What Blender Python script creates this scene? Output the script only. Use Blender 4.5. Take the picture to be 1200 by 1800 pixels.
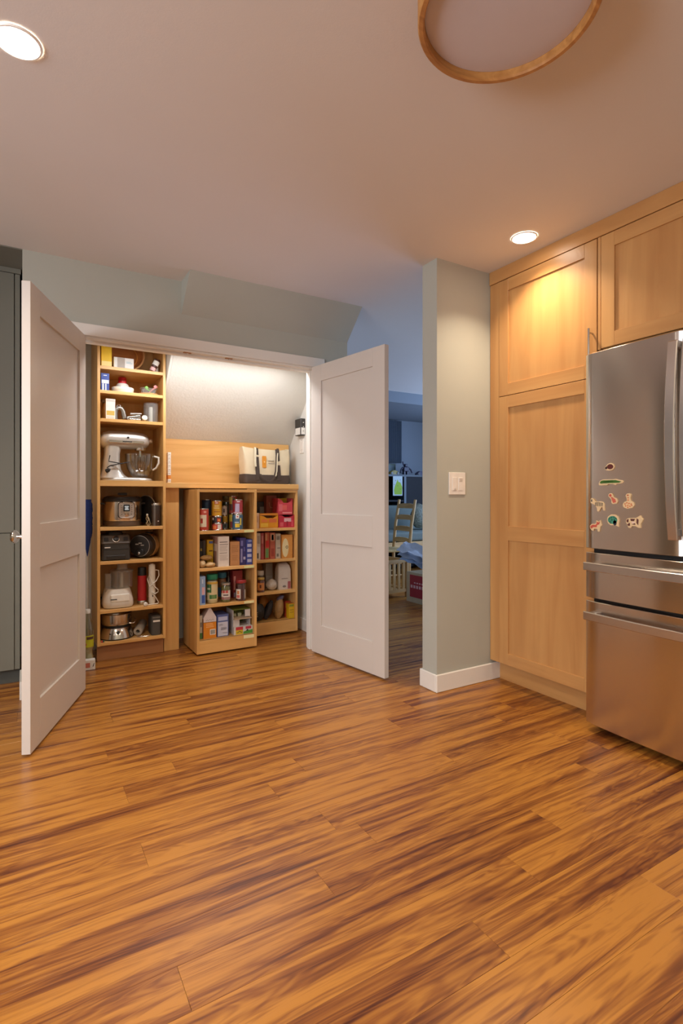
import bpy, bmesh, math, random
from mathutils import Vector, Matrix
random.seed(7)
for o in list(bpy.data.objects): bpy.data.objects.remove(o)
SC = bpy.context.scene
COL = SC.collection
# ------------------------------------------------------------------ camera
F_PX, HOR, YAW, CAM_Z = 939.4, 872.4, math.radians(30.83), 1.101
cd = bpy.data.cameras.new('camera'); cam = bpy.data.objects.new('camera', cd); COL.objects.link(cam)
cd.sensor_fit = 'AUTO'; cd.sensor_width = 36.0; cd.lens = F_PX / 1800 * 36.0
cd.shift_y = -(900 - HOR) / 1800
cam.location = (0, 0, CAM_Z); cam.rotation_euler = (math.pi / 2, 0, -YAW)
cd.clip_start = 0.05
SC.camera = cam
# ------------------------------------------------------------------ world, exposure
w = bpy.data.worlds.new('sky'); SC.world = w; w.use_nodes = True
w.node_tree.nodes['Background'].inputs[0].default_value = (.42, .6, 1.0, 1)
w.node_tree.nodes['Background'].inputs[1].default_value = 1.0
SC.view_settings.view_transform = 'Standard'; SC.view_settings.look = 'None'
SC.view_settings.exposure = 0.28; SC.view_settings.gamma = 1.0; SC.view_settings.use_curve_mapping = False

def area(name, loc, rot, sx, sy, power, color, spread=180):
    l = bpy.data.lights.new(name, 'AREA'); l.shape = 'RECTANGLE'; l.size = sx; l.size_y = sy
    l.energy = power; l.color = color; l.spread = math.radians(spread)
    o = bpy.data.objects.new(name, l); COL.objects.link(o); o.location = loc; o.rotation_euler = rot
    return o
WARM = (1.0, .83, .62); COOL = (.42, .61, 1.0)
# daylight standing in the window openings of the kitchen's left wall and of the dining room
area('kitchen_window_daylight', (-2.58, .45, 1.5), (0, -math.pi / 2, 0), 1.2, 1.7, 88, (.88, .93, 1.0))
area('dining_window_daylight', (6.13, 4.1, 1.5), (0, math.pi / 2, 0), 1.5, 2.6, 95, COOL)
# x, y, watts, beam angle: the two in view come first, the others are unseen and added as fill
DOWNLIGHTS = [(-.012, 1.84, 7.5, 125), (2.226, 1.888, 6, 114), (-.012, -.25, 11, 160), (1.9, -.35, 9, 150), (-1.6, 1.84, 9, 150), (-1.6, -.25, 11, 160), (-.012, -1.6, 11, 160), (1.9, -1.6, 11, 160)]

# ------------------------------------------------------------------ pixel helpers
SN, CS = math.sin(YAW), math.cos(YAW)
def ray(u, v):
    r = (u - 600) / F_PX
    return (SN + CS * r, CS - SN * r, (HOR - v) / F_PX)
def onY(u, v, y):
    d = ray(u, v); t = y / d[1]; return d[0] * t, CAM_Z + d[2] * t          # x, z
def onX(u, v, x):
    d = ray(u, v); t = x / d[0]; return d[1] * t, CAM_Z + d[2] * t          # y, z

# ------------------------------------------------------------------ materials
def lin(h):
    h = h.lstrip('#'); out = []
    for i in (0, 2, 4):
        c = int(h[i:i + 2], 16) / 255
        out.append(c / 12.92 if c <= .04045 else ((c + .055) / 1.055) ** 2.4)
    return (*out, 1)
MATS = {}
def M(col, rough=.5, metal=0., var=.10, scale=30., bump=0., bscale=200., emit=0., coat=0.):
    key = (col, rough, metal, var, scale, bump, bscale, emit, coat)
    if key in MATS: return MATS[key]
    m = bpy.data.materials.new('mat_' + col.strip('#')); m.use_nodes = True
    nt = m.node_tree; b = nt.nodes['Principled BSDF']; c = lin(col)
    tc = nt.nodes.new('ShaderNodeTexCoord'); n = nt.nodes.new('ShaderNodeTexNoise')
    n.inputs['Scale'].default_value = scale; n.inputs['Detail'].default_value = 3
    nt.links.new(tc.outputs['Object'], n.inputs['Vector'])
    mx = nt.nodes.new('ShaderNodeMix'); mx.data_type = 'RGBA'
    mx.inputs['A'].default_value = tuple(x * (1 - var) for x in c[:3]) + (1,)
    mx.inputs['B'].default_value = tuple(min(1, x * (1 + var)) for x in c[:3]) + (1,)
    nt.links.new(n.outputs['Fac'], mx.inputs['Factor']); nt.links.new(mx.outputs['Result'], b.inputs['Base Color'])
    b.inputs['Roughness'].default_value = rough; b.inputs['Metallic'].default_value = metal
    if coat: b.inputs['Coat Weight'].default_value = coat
    if emit:
        b.inputs['Emission Color'].default_value = c; b.inputs['Emission Strength'].default_value = emit
    if bump:
        n2 = nt.nodes.new('ShaderNodeTexNoise'); n2.inputs['Scale'].default_value = bscale; n2.inputs['Detail'].default_value = 4
        nt.links.new(tc.outputs['Object'], n2.inputs['Vector'])
        bp = nt.nodes.new('ShaderNodeBump'); bp.inputs['Strength'].default_value = bump; bp.inputs['Distance'].default_value = .01
        nt.links.new(n2.outputs['Fac'], bp.inputs['Height']); nt.links.new(bp.outputs['Normal'], b.inputs['Normal'])
    MATS[key] = m; return m

def wood(name, dark, light, axis='z', rough=.38, fine=1.0, rand=0.0):
    """fine straight-grained wood, streaks along one object axis"""
    key = ('wood', name, axis)
    if key in MATS: return MATS[key]
    m = bpy.data.materials.new(name + '_' + axis); m.use_nodes = True; nt = m.node_tree; b = nt.nodes['Principled BSDF']
    tc = nt.nodes.new('ShaderNodeTexCoord'); mp = nt.nodes.new('ShaderNodeMapping')
    oi = nt.nodes.new('ShaderNodeObjectInfo')
    add = nt.nodes.new('ShaderNodeVectorMath'); add.operation = 'ADD'
    sc = nt.nodes.new('ShaderNodeVectorMath'); sc.operation = 'SCALE'; sc.inputs['Scale'].default_value = 40
    cb = nt.nodes.new('ShaderNodeCombineXYZ')
    for k in range(3): nt.links.new(oi.outputs['Random'], cb.inputs[k])
    nt.links.new(cb.outputs[0], sc.inputs[0])
    s = {'x': (1.2, 14, 14), 'y': (14, 1.2, 14), 'z': (14, 14, 1.2)}[axis]
    mp.inputs['Scale'].default_value = s
    nt.links.new(tc.outputs['Object'], mp.inputs['Vector'])
    nt.links.new(mp.outputs[0], add.inputs[0]); nt.links.new(sc.outputs[0], add.inputs[1])
    n = nt.nodes.new('ShaderNodeTexNoise'); n.inputs['Scale'].default_value = fine; n.inputs['Detail'].default_value = 6
    n.inputs['Distortion'].default_value = .8
    nt.links.new(add.outputs[0], n.inputs['Vector'])
    cr = nt.nodes.new('ShaderNodeValToRGB'); cr.color_ramp.elements[0].position = .3; cr.color_ramp.elements[1].position = .72
    cr.color_ramp.elements[0].color = lin(dark); cr.color_ramp.elements[1].color = lin(light)
    nt.links.new(n.outputs['Fac'], cr.inputs[0]); nt.links.new(cr.outputs[0], b.inputs['Base Color'])
    b.inputs['Roughness'].default_value = rough
    bp = nt.nodes.new('ShaderNodeBump'); bp.inputs['Strength'].default_value = .05; bp.inputs['Distance'].default_value = .004
    nt.links.new(n.outputs['Fac'], bp.inputs['Height']); nt.links.new(bp.outputs['Normal'], b.inputs['Normal'])
    MATS[key] = m; return m

def floor_mat():
    m = bpy.data.materials.new('acacia_plank'); m.use_nodes = True; nt = m.node_tree; b = nt.nodes['Principled BSDF']
    N, L = nt.nodes.new, nt.links.new
    tc = N('ShaderNodeTexCoord'); oi = N('ShaderNodeObjectInfo'); geo = N('ShaderNodeNewGeometry')
    sm = N('ShaderNodeMath'); sm.operation = 'ADD'; L(oi.outputs['Random'], sm.inputs[0]); L(geo.outputs['Random Per Island'], sm.inputs[1])
    cb = N('ShaderNodeCombineXYZ')
    m1 = N('ShaderNodeMath'); m1.operation = 'MULTIPLY'; m1.inputs[1].default_value = 53.1; L(sm.outputs[0], m1.inputs[0])
    m2 = N('ShaderNodeMath'); m2.operation = 'MULTIPLY'; m2.inputs[1].default_value = 91.7; L(sm.outputs[0], m2.inputs[0])
    L(m1.outputs[0], cb.inputs[0]); L(m2.outputs[0], cb.inputs[1])
    add = N('ShaderNodeVectorMath'); L(tc.outputs['Object'], add.inputs[0]); L(cb.outputs[0], add.inputs[1])
    # large wandering figure
    mp = N('ShaderNodeMapping'); mp.inputs['Scale'].default_value = (.75, 8.5, 1); L(add.outputs[0], mp.inputs['Vector'])
    n1 = N('ShaderNodeTexNoise'); n1.inputs['Scale'].default_value = 1.7; n1.inputs['Detail'].default_value = 3; n1.inputs['Distortion'].default_value = 1.3
    L(mp.outputs[0], n1.inputs['Vector'])
    # growth rings: sine of the figure
    r1 = N('ShaderNodeMath'); r1.operation = 'MULTIPLY'; r1.inputs[1].default_value = 62; L(n1.outputs['Fac'], r1.inputs[0])
    r2 = N('ShaderNodeMath'); r2.operation = 'SINE'; L(r1.outputs[0], r2.inputs[0])
    # fine fibres
    mp2 = N('ShaderNodeMapping'); mp2.inputs['Scale'].default_value = (2.2, 60, 1); L(add.outputs[0], mp2.inputs['Vector'])
    n2 = N('ShaderNodeTexNoise'); n2.inputs['Scale'].default_value = 1.6; n2.inputs['Detail'].default_value = 5; L(mp2.outputs[0], n2.inputs['Vector'])
    # broad dark streaks
    mp3 = N('ShaderNodeMapping'); mp3.inputs['Scale'].default_value = (.7, 15, 1); mp3.inputs['Location'].default_value = (7, 3, 0); L(add.outputs[0], mp3.inputs['Vector'])
    n3 = N('ShaderNodeTexNoise'); n3.inputs['Scale'].default_value = 1.5; n3.inputs['Detail'].default_value = 5; n3.inputs['Distortion'].default_value = .7; L(mp3.outputs[0], n3.inputs['Vector'])
    def comb(a, ka, c, kc):
        x = N('ShaderNodeMath'); x.operation = 'MULTIPLY'; x.inputs[1].default_value = ka; L(a, x.inputs[0])
        y = N('ShaderNodeMath'); y.operation = 'MULTIPLY_ADD'; y.inputs[1].default_value = kc; L(c, y.inputs[0]); L(x.outputs[0], y.inputs[2])
        return y.outputs[0]
    t = comb(n3.outputs['Fac'], 1.15, n2.outputs['Fac'], .34)
    t = comb(t, 1.0, r2.outputs[0], .06)
    t = comb(t, 1.0, sm.outputs[0], .10)
    cr = N('ShaderNodeValToRGB'); e = cr.color_ramp.elements
    e[0].position = .46; e[0].color = lin('#36170b'); e[1].position = 1.0; e[1].color = lin('#b07630')
    k = e.new(.62); k.color = lin('#592b14'); k = e.new(.78); k.color = lin('#844e20')
    L(t, cr.inputs[0]); L(cr.outputs[0], b.inputs['Base Color'])
    b.inputs['Roughness'].default_value = .30; b.inputs['Specular IOR Level'].default_value = .5
    bp = N('ShaderNodeBump'); bp.inputs['Strength'].default_value = .06; bp.inputs['Distance'].default_value = .003
    L(n2.outputs['Fac'], bp.inputs['Height']); L(bp.outputs['Normal'], b.inputs['Normal'])
    return m

def steel_mat(name, col, rough, axis, aniso=0.):
    m = bpy.data.materials.new(name); m.use_nodes = True; nt = m.node_tree; b = nt.nodes['Principled BSDF']
    tc = nt.nodes.new('ShaderNodeTexCoord'); mp = nt.nodes.new('ShaderNodeMapping')
    mp.inputs['Scale'].default_value = {'z': (40, 40, 3), 'y': (40, 3, 40), 'x': (3, 40, 40)}[axis]
    n = nt.nodes.new('ShaderNodeTexNoise'); n.inputs['Scale'].default_value = 1; n.inputs['Detail'].default_value = 2
    nt.links.new(tc.outputs['Object'], mp.inputs['Vector']); nt.links.new(mp.outputs[0], n.inputs['Vector'])
    b.inputs['Base Color'].default_value = lin(col); b.inputs['Metallic'].default_value = 1
    mr = nt.nodes.new('ShaderNodeMapRange'); mr.inputs['To Min'].default_value = rough * .97; mr.inputs['To Max'].default_value = rough * 1.03
    nt.links.new(n.outputs['Fac'], mr.inputs['Value']); nt.links.new(mr.outputs[0], b.inputs['Roughness'])
    if aniso:
        tg = nt.nodes.new('ShaderNodeTangent'); tg.direction_type = 'RADIAL'; tg.axis = 'Z'
        nt.links.new(tg.outputs[0], b.inputs['Tangent'])
        b.inputs['Anisotropic'].default_value = aniso; b.inputs['Anisotropic Rotation'].default_value = .25
    return m

def glass_mat(name, tint='#f2f4f2', gloss=.12, haze=0.):
    m = bpy.data.materials.new(name); m.use_nodes = True; nt = m.node_tree; nt.nodes.remove(nt.nodes['Principled BSDF'])
    out = nt.nodes['Material Output']; t = nt.nodes.new('ShaderNodeBsdfTransparent'); t.inputs[0].default_value = lin(tint)
    g = nt.nodes.new('ShaderNodeBsdfGlossy'); g.inputs['Roughness'].default_value = .06; g.inputs[0].default_value = (1, 1, 1, 1)
    fr = nt.nodes.new('ShaderNodeLayerWeight'); fr.inputs['Blend'].default_value = .12
    ad = nt.nodes.new('ShaderNodeMath'); ad.operation = 'MULTIPLY_ADD'; ad.inputs[1].default_value = .8; ad.inputs[2].default_value = gloss * .5; nt.links.new(fr.outputs['Facing'], ad.inputs[0])
    mx = nt.nodes.new('ShaderNodeMixShader'); nt.links.new(ad.outputs[0], mx.inputs[0])
    nt.links.new(t.outputs[0], mx.inputs[1]); nt.links.new(g.outputs[0], mx.inputs[2]); nt.links.new(mx.outputs[0], out.inputs[0])
    if haze:
        df = nt.nodes.new('ShaderNodeBsdfDiffuse'); df.inputs[0].default_value = lin('#d8d6d2')
        m3 = nt.nodes.new('ShaderNodeMixShader'); m3.inputs[0].default_value = haze
        nt.links.new(mx.outputs[0], m3.inputs[1]); nt.links.new(df.outputs[0], m3.inputs[2]); nt.links.new(m3.outputs[0], out.inputs[0])
    return m

GLASS = glass_mat('clear_glass'); PLASTIC = glass_mat('clear_plastic', '#e4e6e3', .14, .16); SMOKE = glass_mat('smoked_plastic', '#8a8580', .12)
FLOOR = floor_mat()
STEEL = steel_mat('brushed_steel', '#dcd6d0', .18, 'z', .9); STEEL_H = None
CHROME = M('#d0ccc6', .18, 1., .03); STEEL_H = M('#d8d3ce', .27, 1., .02)
WALL = M('#aeada1', .75, var=.03, scale=4, bump=.05, bscale=260)
CEIL = M('#d9d2cb', .85, var=.02, scale=3, bump=.04, bscale=240)
WHITE = M('#cdc4bb', .35, var=.02, scale=4)
TRIM = M('#e2dcd3', .4, var=.02, scale=4)
PWALL = M('#d6d2c8', .8, var=.03, scale=5, bump=.28, bscale=60)
PLAIN = M('#d8d4cb', .75, var=.03, scale=5, bump=.06, bscale=200)
GREEN = M('#726f63', .5, var=.03, scale=5)
def MAPLE(a='z'): return wood('maple', '#b07c48', '#c4935a', a, .36, .8)
def BIRCH(a='x'): return wood('birch_ply', '#cf9a54', '#e6b673', a, .42, .9)
def PINE(a='z'): return wood('pine', '#b58a50', '#d7b47c', a, .5, 1.2)
BLACK = M('#1c1a19', .35); DARK = M('#2e2b29', .4); GREY = M('#6e6a66', .5); PAPER = M('#e9e4da', .6); INK = M('#3a3733', .6)

# ------------------------------------------------------------------ mesh builder
class MB:
    def __init__(s): s.v = []; s.f = []; s.smooth = []
    def add(s, vs, fs, smooth=False):
        o = len(s.v); s.v += [tuple(p) for p in vs]
        for f in fs: s.f.append(tuple(i + o for i in f)); s.smooth.append(smooth)
        return s
    def box(s, x0, x1, y0, y1, z0, z1):
        vs = [(x, y, z) for z in (z0, z1) for y in (y0, y1) for x in (x0, x1)]
        return s.add(vs, [(0, 2, 3, 1), (4, 5, 7, 6), (0, 1, 5, 4), (2, 6, 7, 3), (0, 4, 6, 2), (1, 3, 7, 5)])
    def prism(s, pts, axis, a, b):
        """polygon pts (2D) extruded along axis from a to b; CCW seen against the axis"""
        n = len(pts)
        def P(p, t): return {'x': (t, p[0], p[1]), 'y': (p[0], t, p[1]), 'z': (p[0], p[1], t)}[axis]
        vs = [P(p, a) for p in pts] + [P(p, b) for p in pts]
        fs = [tuple(range(n))[::-1], tuple(range(n, 2 * n))] + [(i, (i + 1) % n, n + (i + 1) % n, n + i) for i in range(n)]
        return s.add(vs, fs)
    def lathe(s, prof, n=28, cx=0, cy=0, cz=0, M4=None, smooth=True, closed=True):
        """profile of (r, z) turned about z"""
        vs = []; fs = []; k = len(prof)
        for (r, z) in prof:
            for i in range(n):
                a = 2 * math.pi * i / n; p = Vector((r * math.cos(a), r * math.sin(a), z))
                if M4: p = M4 @ p
                vs.append((p[0] + cx, p[1] + cy, p[2] + cz))
        for j in range(k - 1):
            for i in range(n): fs.append((j * n + i, j * n + (i + 1) % n, (j + 1) * n + (i + 1) % n, (j + 1) * n + i))
        if closed: fs.append(tuple(range(n))[::-1]); fs.append(tuple((k - 1) * n + i for i in range(n)))
        return s.add(vs, fs, smooth)
    def tube(s, pts, r, n=8, closed=False):
        pts = [Vector(p) for p in pts]; k = len(pts); vs = []; fs = []; up = None
        for i, p in enumerate(pts):
            a = pts[(i - 1) % k] if (closed or i > 0) else p; b = pts[(i + 1) % k] if (closed or i < k - 1) else p
            t = (b - a).normalized()
            if up is None:
                up = Vector((0, 0, 1)) if abs(t.z) < .9 else Vector((1, 0, 0))
            sd = t.cross(up)
            if sd.length < 1e-6: sd = t.orthogonal()
            sd.normalize(); up = sd.cross(t).normalized()
            rr = r[i] if isinstance(r, (list, tuple)) else r
            for j in range(n):
                q = 2 * math.pi * j / n; vs.append(p + (sd * math.cos(q) + up * math.sin(q)) * rr)
        for i in range(k if closed else k - 1):
            for j in range(n):
                i2 = (i + 1) % k; fs.append((i * n + j, i * n + (j + 1) % n, i2 * n + (j + 1) % n, i2 * n + j))
        if not closed: fs.append(tuple(range(n))[::-1]); fs.append(tuple((k - 1) * n + j for j in range(n)))
        return s.add(vs, fs, True)
    def loft(s, rings, caps=True, smooth=True):
        n = len(rings[0]); vs = [p for r in rings for p in r]; fs = []
        for j in range(len(rings) - 1):
            for i in range(n): fs.append((j * n + i, j * n + (i + 1) % n, (j + 1) * n + (i + 1) % n, (j + 1) * n + i))
        if caps: fs.append(tuple(range(n))[::-1]); fs.append(tuple((len(rings) - 1) * n + i for i in range(n)))
        return s.add(vs, fs, smooth)
    def build(s, name, mat, parent=None, loc=(0, 0, 0), rot=(0, 0, 0), bevel=0., seg=1, subsurf=0, auto=True):
        me = bpy.data.meshes.new(name); me.from_pydata(s.v, [], s.f); me.update()
        bm = bmesh.new(); bm.from_mesh(me); bmesh.ops.recalc_face_normals(bm, faces=bm.faces)
        if bevel:
            ed = [e for e in bm.edges if len(e.link_faces) == 2 and e.calc_face_angle(0) > .5]
            bmesh.ops.bevel(bm, geom=ed, offset=bevel, segments=seg, profile=.5, affect='EDGES', clamp_overlap=True)
        bm.to_mesh(me); bm.free()
        if any(s.smooth):
            me.polygons.foreach_set('use_smooth', [True] * len(me.polygons))
            try: me.set_sharp_from_angle(angle=math.radians(38))
            except Exception: pass
        me.materials.append(mat)
        o = bpy.data.objects.new(name, me); COL.objects.link(o); o.location = loc; o.rotation_euler = rot
        if parent: o.parent = parent
        if subsurf:
            md = o.modifiers.new('sub', 'SUBSURF'); md.levels = subsurf; md.render_levels = subsurf
        return o

def tag(o, label, cat, group=None):
    o['label'] = label; o['category'] = cat
    if group: o['group'] = group
    return o
def empty(name, loc=(0, 0, 0), rz=0):
    o = bpy.data.objects.new(name, None); COL.objects.link(o); o.location = loc; o.rotation_euler = (0, 0, rz); o.empty_display_size = .05
    return o
def struct(o, label=None):
    o['kind'] = 'structure'
    if label: o['label'] = label
    return o
def rrect(w, h, r, n=4):
    """rounded rectangle outline centred on the origin"""
    pts = []
    for cx, cy, a0 in ((w / 2 - r, h / 2 - r, 0), (-w / 2 + r, h / 2 - r, 90), (-w / 2 + r, -h / 2 + r, 180), (w / 2 - r, -h / 2 + r, 270)):
        for i in range(n + 1):
            a = math.radians(a0 + 90 * i / n); pts.append((cx + r * math.cos(a), cy + r * math.sin(a)))
    return pts
def ell(w, h, n=20, cx=0, cy=0): return [(cx + w / 2 * math.cos(2 * math.pi * i / n), cy + h / 2 * math.sin(2 * math.pi * i / n)) for i in range(n)]

# ------------------------------------------------------------------ structure
Y_BACK, Y_IN = 3.37, 3.485            # face of the pantry wall and its inner face
OP_L, OP_R, OP_T = .262, 1.795, 2.018  # pantry opening
X_END = 2.06                          # free end of the pantry wall
PW = 1.985                            # pantry right wall, inner face
Y_PB = 4.2                            # pantry rear wall
H = 2.44
mb = MB()
mb.box(0, OP_L, Y_BACK, Y_IN, 0, H).box(OP_R, X_END, Y_BACK, Y_IN, 0, H).box(OP_L, OP_R, Y_BACK, Y_IN, OP_T, H)
struct(mb.build('wall_back', WALL), 'grey green kitchen wall around the pantry opening')
struct(MB().box(PW, X_END, Y_IN, 4.9, 0, H).build('wall_pantry_right', PLAIN))
struct(MB().box(.12, PW, Y_PB, Y_PB + .1, 0, H).build('wall_pantry_rear', PLAIN))
struct(MB().box(0, .12, Y_IN, 4.3, 0, H).build('wall_pantry_left', PLAIN))
# stair underside: sloped textured ceiling in the pantry with its small cheek, and the wedge that shows in the kitchen
zs = lambda y: 1.524 + (Y_PB - y) * 1.11
struct(MB().prism([(Y_IN, zs(Y_IN)), (Y_PB, 1.524), (Y_PB, 1.62), (Y_IN, zs(Y_IN) + .096)], 'x', .885, PW).build('ceiling_stair_slope', PWALL), 'sloped textured stair underside above the pantry counter')
struct(MB().prism([(Y_IN, zs(Y_IN) - .0), (Y_PB, 1.524), (Y_PB, H), (Y_IN, H)], 'x', .868, .884).build('wall_stair_cheek', PLAIN))
struct(MB().prism([(3.165, H), (Y_BACK, 2.236), (Y_BACK, H)], 'x', .85, X_END).build('wall_stair_wedge', WALL), 'wedge of the stairs jutting from wall under the ceiling')
# column wall
COLX, COLY, COLB = 1.998, 2.303, 2.428; DX0 = 6.2
struct(MB().box(COLX, DX0, COLY, COLB, 0, H).build('wall_column', WALL), 'pale wall end beside the tall cabinet')
mb = MB().box(COLX - .013, 2.515, COLY - .013, COLY, 0, .10).box(COLX - .013, COLX, COLY, COLB + .013, 0, .10).box(COLX, 2.6, COLB, COLB + .013, 0, .10)
struct(mb.build('baseboard_column', TRIM, bevel=.004))
struct(MB().box(-.013, 0, Y_BACK - .013, 3.6, 0, .10).box(0, .19, Y_BACK - .013, Y_BACK, 0, .10).build('baseboard_back', TRIM, bevel=.003))
struct(MB().box(1.863, X_END + .013, Y_BACK - .013, Y_BACK, 0, .10).box(X_END, X_END + .013, Y_BACK, 4.9, 0, .10).build('baseboard_stair', TRIM, bevel=.003))
struct(MB().box(PW - .013, PW, Y_IN, Y_PB, 0, .10).build('baseboard_pantry', TRIM, bevel=.003))
# kitchen shell outside the view
XL, YR, XR = -2.6, -2.2, 3.1
mb = MB(); wy0, wy1, wz0, wz1 = -.4, 1.3, .9, 2.1
mb.box(XL - .12, XL, YR, wy0, 0, H).box(XL - .12, XL, wy1, 4.3, 0, H).box(XL - .12, XL, wy0, wy1, 0, wz0).box(XL - .12, XL, wy0, wy1, wz1, H)
struct(mb.build('wall_left', WALL))
fr = MB().box(XL - .1, XL + .015, wy0, wy0 + .06, wz0, wz1).box(XL - .1, XL + .015, wy1 - .06, wy1, wz0, wz1).box(XL - .1, XL + .015, wy0, wy1, wz0, wz0 + .06).box(XL - .1, XL + .015, wy0, wy1, wz1 - .06, wz1)
struct(fr.build('window_1', TRIM))
struct(MB().box(XL - .12, XR + .1, YR - .1, YR, 0, H).build('wall_rear', WALL))
struct(MB().box(XR, XR + .1, YR, COLY, 0, H).build('wall_right', WALL))
struct(MB().box(XL, 0, 4.3, 4.4, 0, H).build('wall_recess', WALL))
# dining room shell
DX, DY = 6.2, 6.8
mb = MB().box(DX, DX + .1, COLY, 2.8, 0, H).box(DX, DX + .1, 5.4, DY, 0, H).box(DX, DX + .1, 2.8, 5.4, 0, .75).box(DX, DX + .1, 2.8, 5.4, 2.25, H)
struct(mb.build('wall_dining_right', WALL))
struct(MB().box(DX - .02, DX + .08, 2.8, 2.86, .75, 2.25).box(DX - .02, DX + .08, 5.34, 5.4, .75, 2.25).box(DX - .02, DX + .08, 2.8, 5.4, .75, .81).box(DX - .02, DX + .08, 2.8, 5.4, 2.19, 2.25).box(DX - .02, DX + .08, 4.07, 4.13, .8, 2.2).build('window_2', TRIM))
struct(MB().box(1.9, DX + .1, DY, DY + .1, 0, H).build('wall_dining_far', M('#7f868e', .8, var=.03, scale=4)), 'bluish far wall of the dining room')
struct(MB().box(1.96, 2.06, 4.9, DY, 0, H).build('wall_dining_left', WALL))
struct(MB().box(2.06, DX, 5.5, DY, 2.30, H).build('ceiling_dining_drop', M('#7f868e', .8, var=.03, scale=4)), 'lowered ceiling over the far end of the dining room')
# ceilings
struct(MB().box(XL - .1, DX + .1, YR - .1, DY + .1, H, H + .1).build('ceiling', CEIL), 'matte off white kitchen ceiling')
struct(MB().box(XL, 0, Y_BACK, 4.3, H - .006, H).build('ceiling_recess', GREEN))
# floor: sub floor and one object per plank in view
RW, RL, ZP = .1275, 1.22, .008
fl = struct(MB().box(XL - .1, DX + .1, YR - .1, DY + .1, -.12, -ZP).build('floor', DARK), 'warm acacia plank floor with glossy finish')
known = {0: .74, -1: .311, 3: .322, 4: .806, -4: 1.54, 6: .328, 8: 1.06, 1: .967, -2: 1.27, -3: 1.0}
pl_cache = {}
stuff = MB(); g = .0003
def vis(xa, xb, ya, yb):
    for x in (xa, (xa + xb) / 2, xb):
        for y in (ya, yb):
            d = x * SN + y * CS
            if d < .5: continue
            u = 600 + F_PX * (x * CS - y * SN) / d; v = HOR + F_PX * CAM_Z / d
            if -40 < u < 1240 and v < 1850:
                if y < 3.3 and x < 2.7: return True
                if y < 4.2 and -.3 < x < 2.0: return True
                if x > 1.9 and 660 < u < 760 and v > 1000: return True
                if x < 0 and y < 3.7: return True
    return False
npl = 0
for k in range(-27, 44):
    y0 = 1.272 + RW * k; y1 = y0 + RW
    if y0 < YR - .1 or y1 > DY + .1: continue
    off = known.get(k, (k * .437 + random.uniform(-.1, .1)) % RL)
    x = off - RL * 4
    while x < DX:
        xa, xb = max(x, XL - .1), min(x + RL, DX + .1)
        if xb - xa > .05:
            if vis(xa, xb, y0, y1) and npl < 300:
                key = round(xb - xa, 4)
                if key not in pl_cache:
                    o = MB().box(g, xb - xa - g, g, RW - g, -ZP, 0).build('plank', FLOOR, fl, (xa, y0, 0), bevel=.0004)
                    pl_cache[key] = o
                else:
                    o = pl_cache[key].copy(); COL.objects.link(o); o.location = (xa, y0, 0); o.parent = fl
                npl += 1
            else:
                stuff.box(xa + g, xb - g, y0 + g, y1 - g, -ZP, 0)
        x += RL
so = stuff.build('plank_field', FLOOR, fl); so['kind'] = 'stuff'

# casing and jambs of the pantry opening
mb = MB().box(OP_L - .068, OP_R + .068, Y_BACK - .016, Y_BACK, OP_T, OP_T + .068)
mb.box(OP_L - .068, OP_L, Y_BACK - .016, Y_BACK, 0, OP_T).box(OP_R, OP_R + .068, Y_BACK - .016, Y_BACK, 0, OP_T)
struct(mb.build('trim_1', TRIM, bevel=.003), 'flat white casing around the pantry opening')
mb = MB().box(OP_L, OP_R, Y_BACK - .002, Y_IN + .004, OP_T - .012, OP_T).box(OP_L, OP_L + .012, Y_BACK - .002, Y_IN + .004, 0, OP_T - .012).box(OP_R - .012, OP_R, Y_BACK - .002, Y_IN + .004, 0, OP_T - .012)
mb.box(OP_L + .012, OP_R - .012, Y_BACK + .042, Y_BACK + .082, OP_T - .025, OP_T - .012).box(OP_L + .012, OP_L + .024, Y_BACK + .042, Y_BACK + .082, 0, OP_T - .025).box(OP_R - .024, OP_R - .012, Y_BACK + .042, Y_BACK + .082, 0, OP_T - .025)
jamb = struct(mb.build('trim_2', TRIM, bevel=.0015), 'white door jamb with stop lining the pantry opening')
for u in (329, 402):
    x = onY(u, 618, Y_BACK + .02)[0]
    MB().prism(rrect(.05, .022, .006), 'z', OP_T - .0155, OP_T - .012).build('ball_catch', M('#a8743f', .35, .8), jamb, (x, Y_BACK + .02, 0))
    MB().lathe([(.007, 0), (.006, -.003), (.003, -.005)], 12, x, Y_BACK + .02, OP_T - .0155).build('ball_catch', CHROME, jamb)

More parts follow.
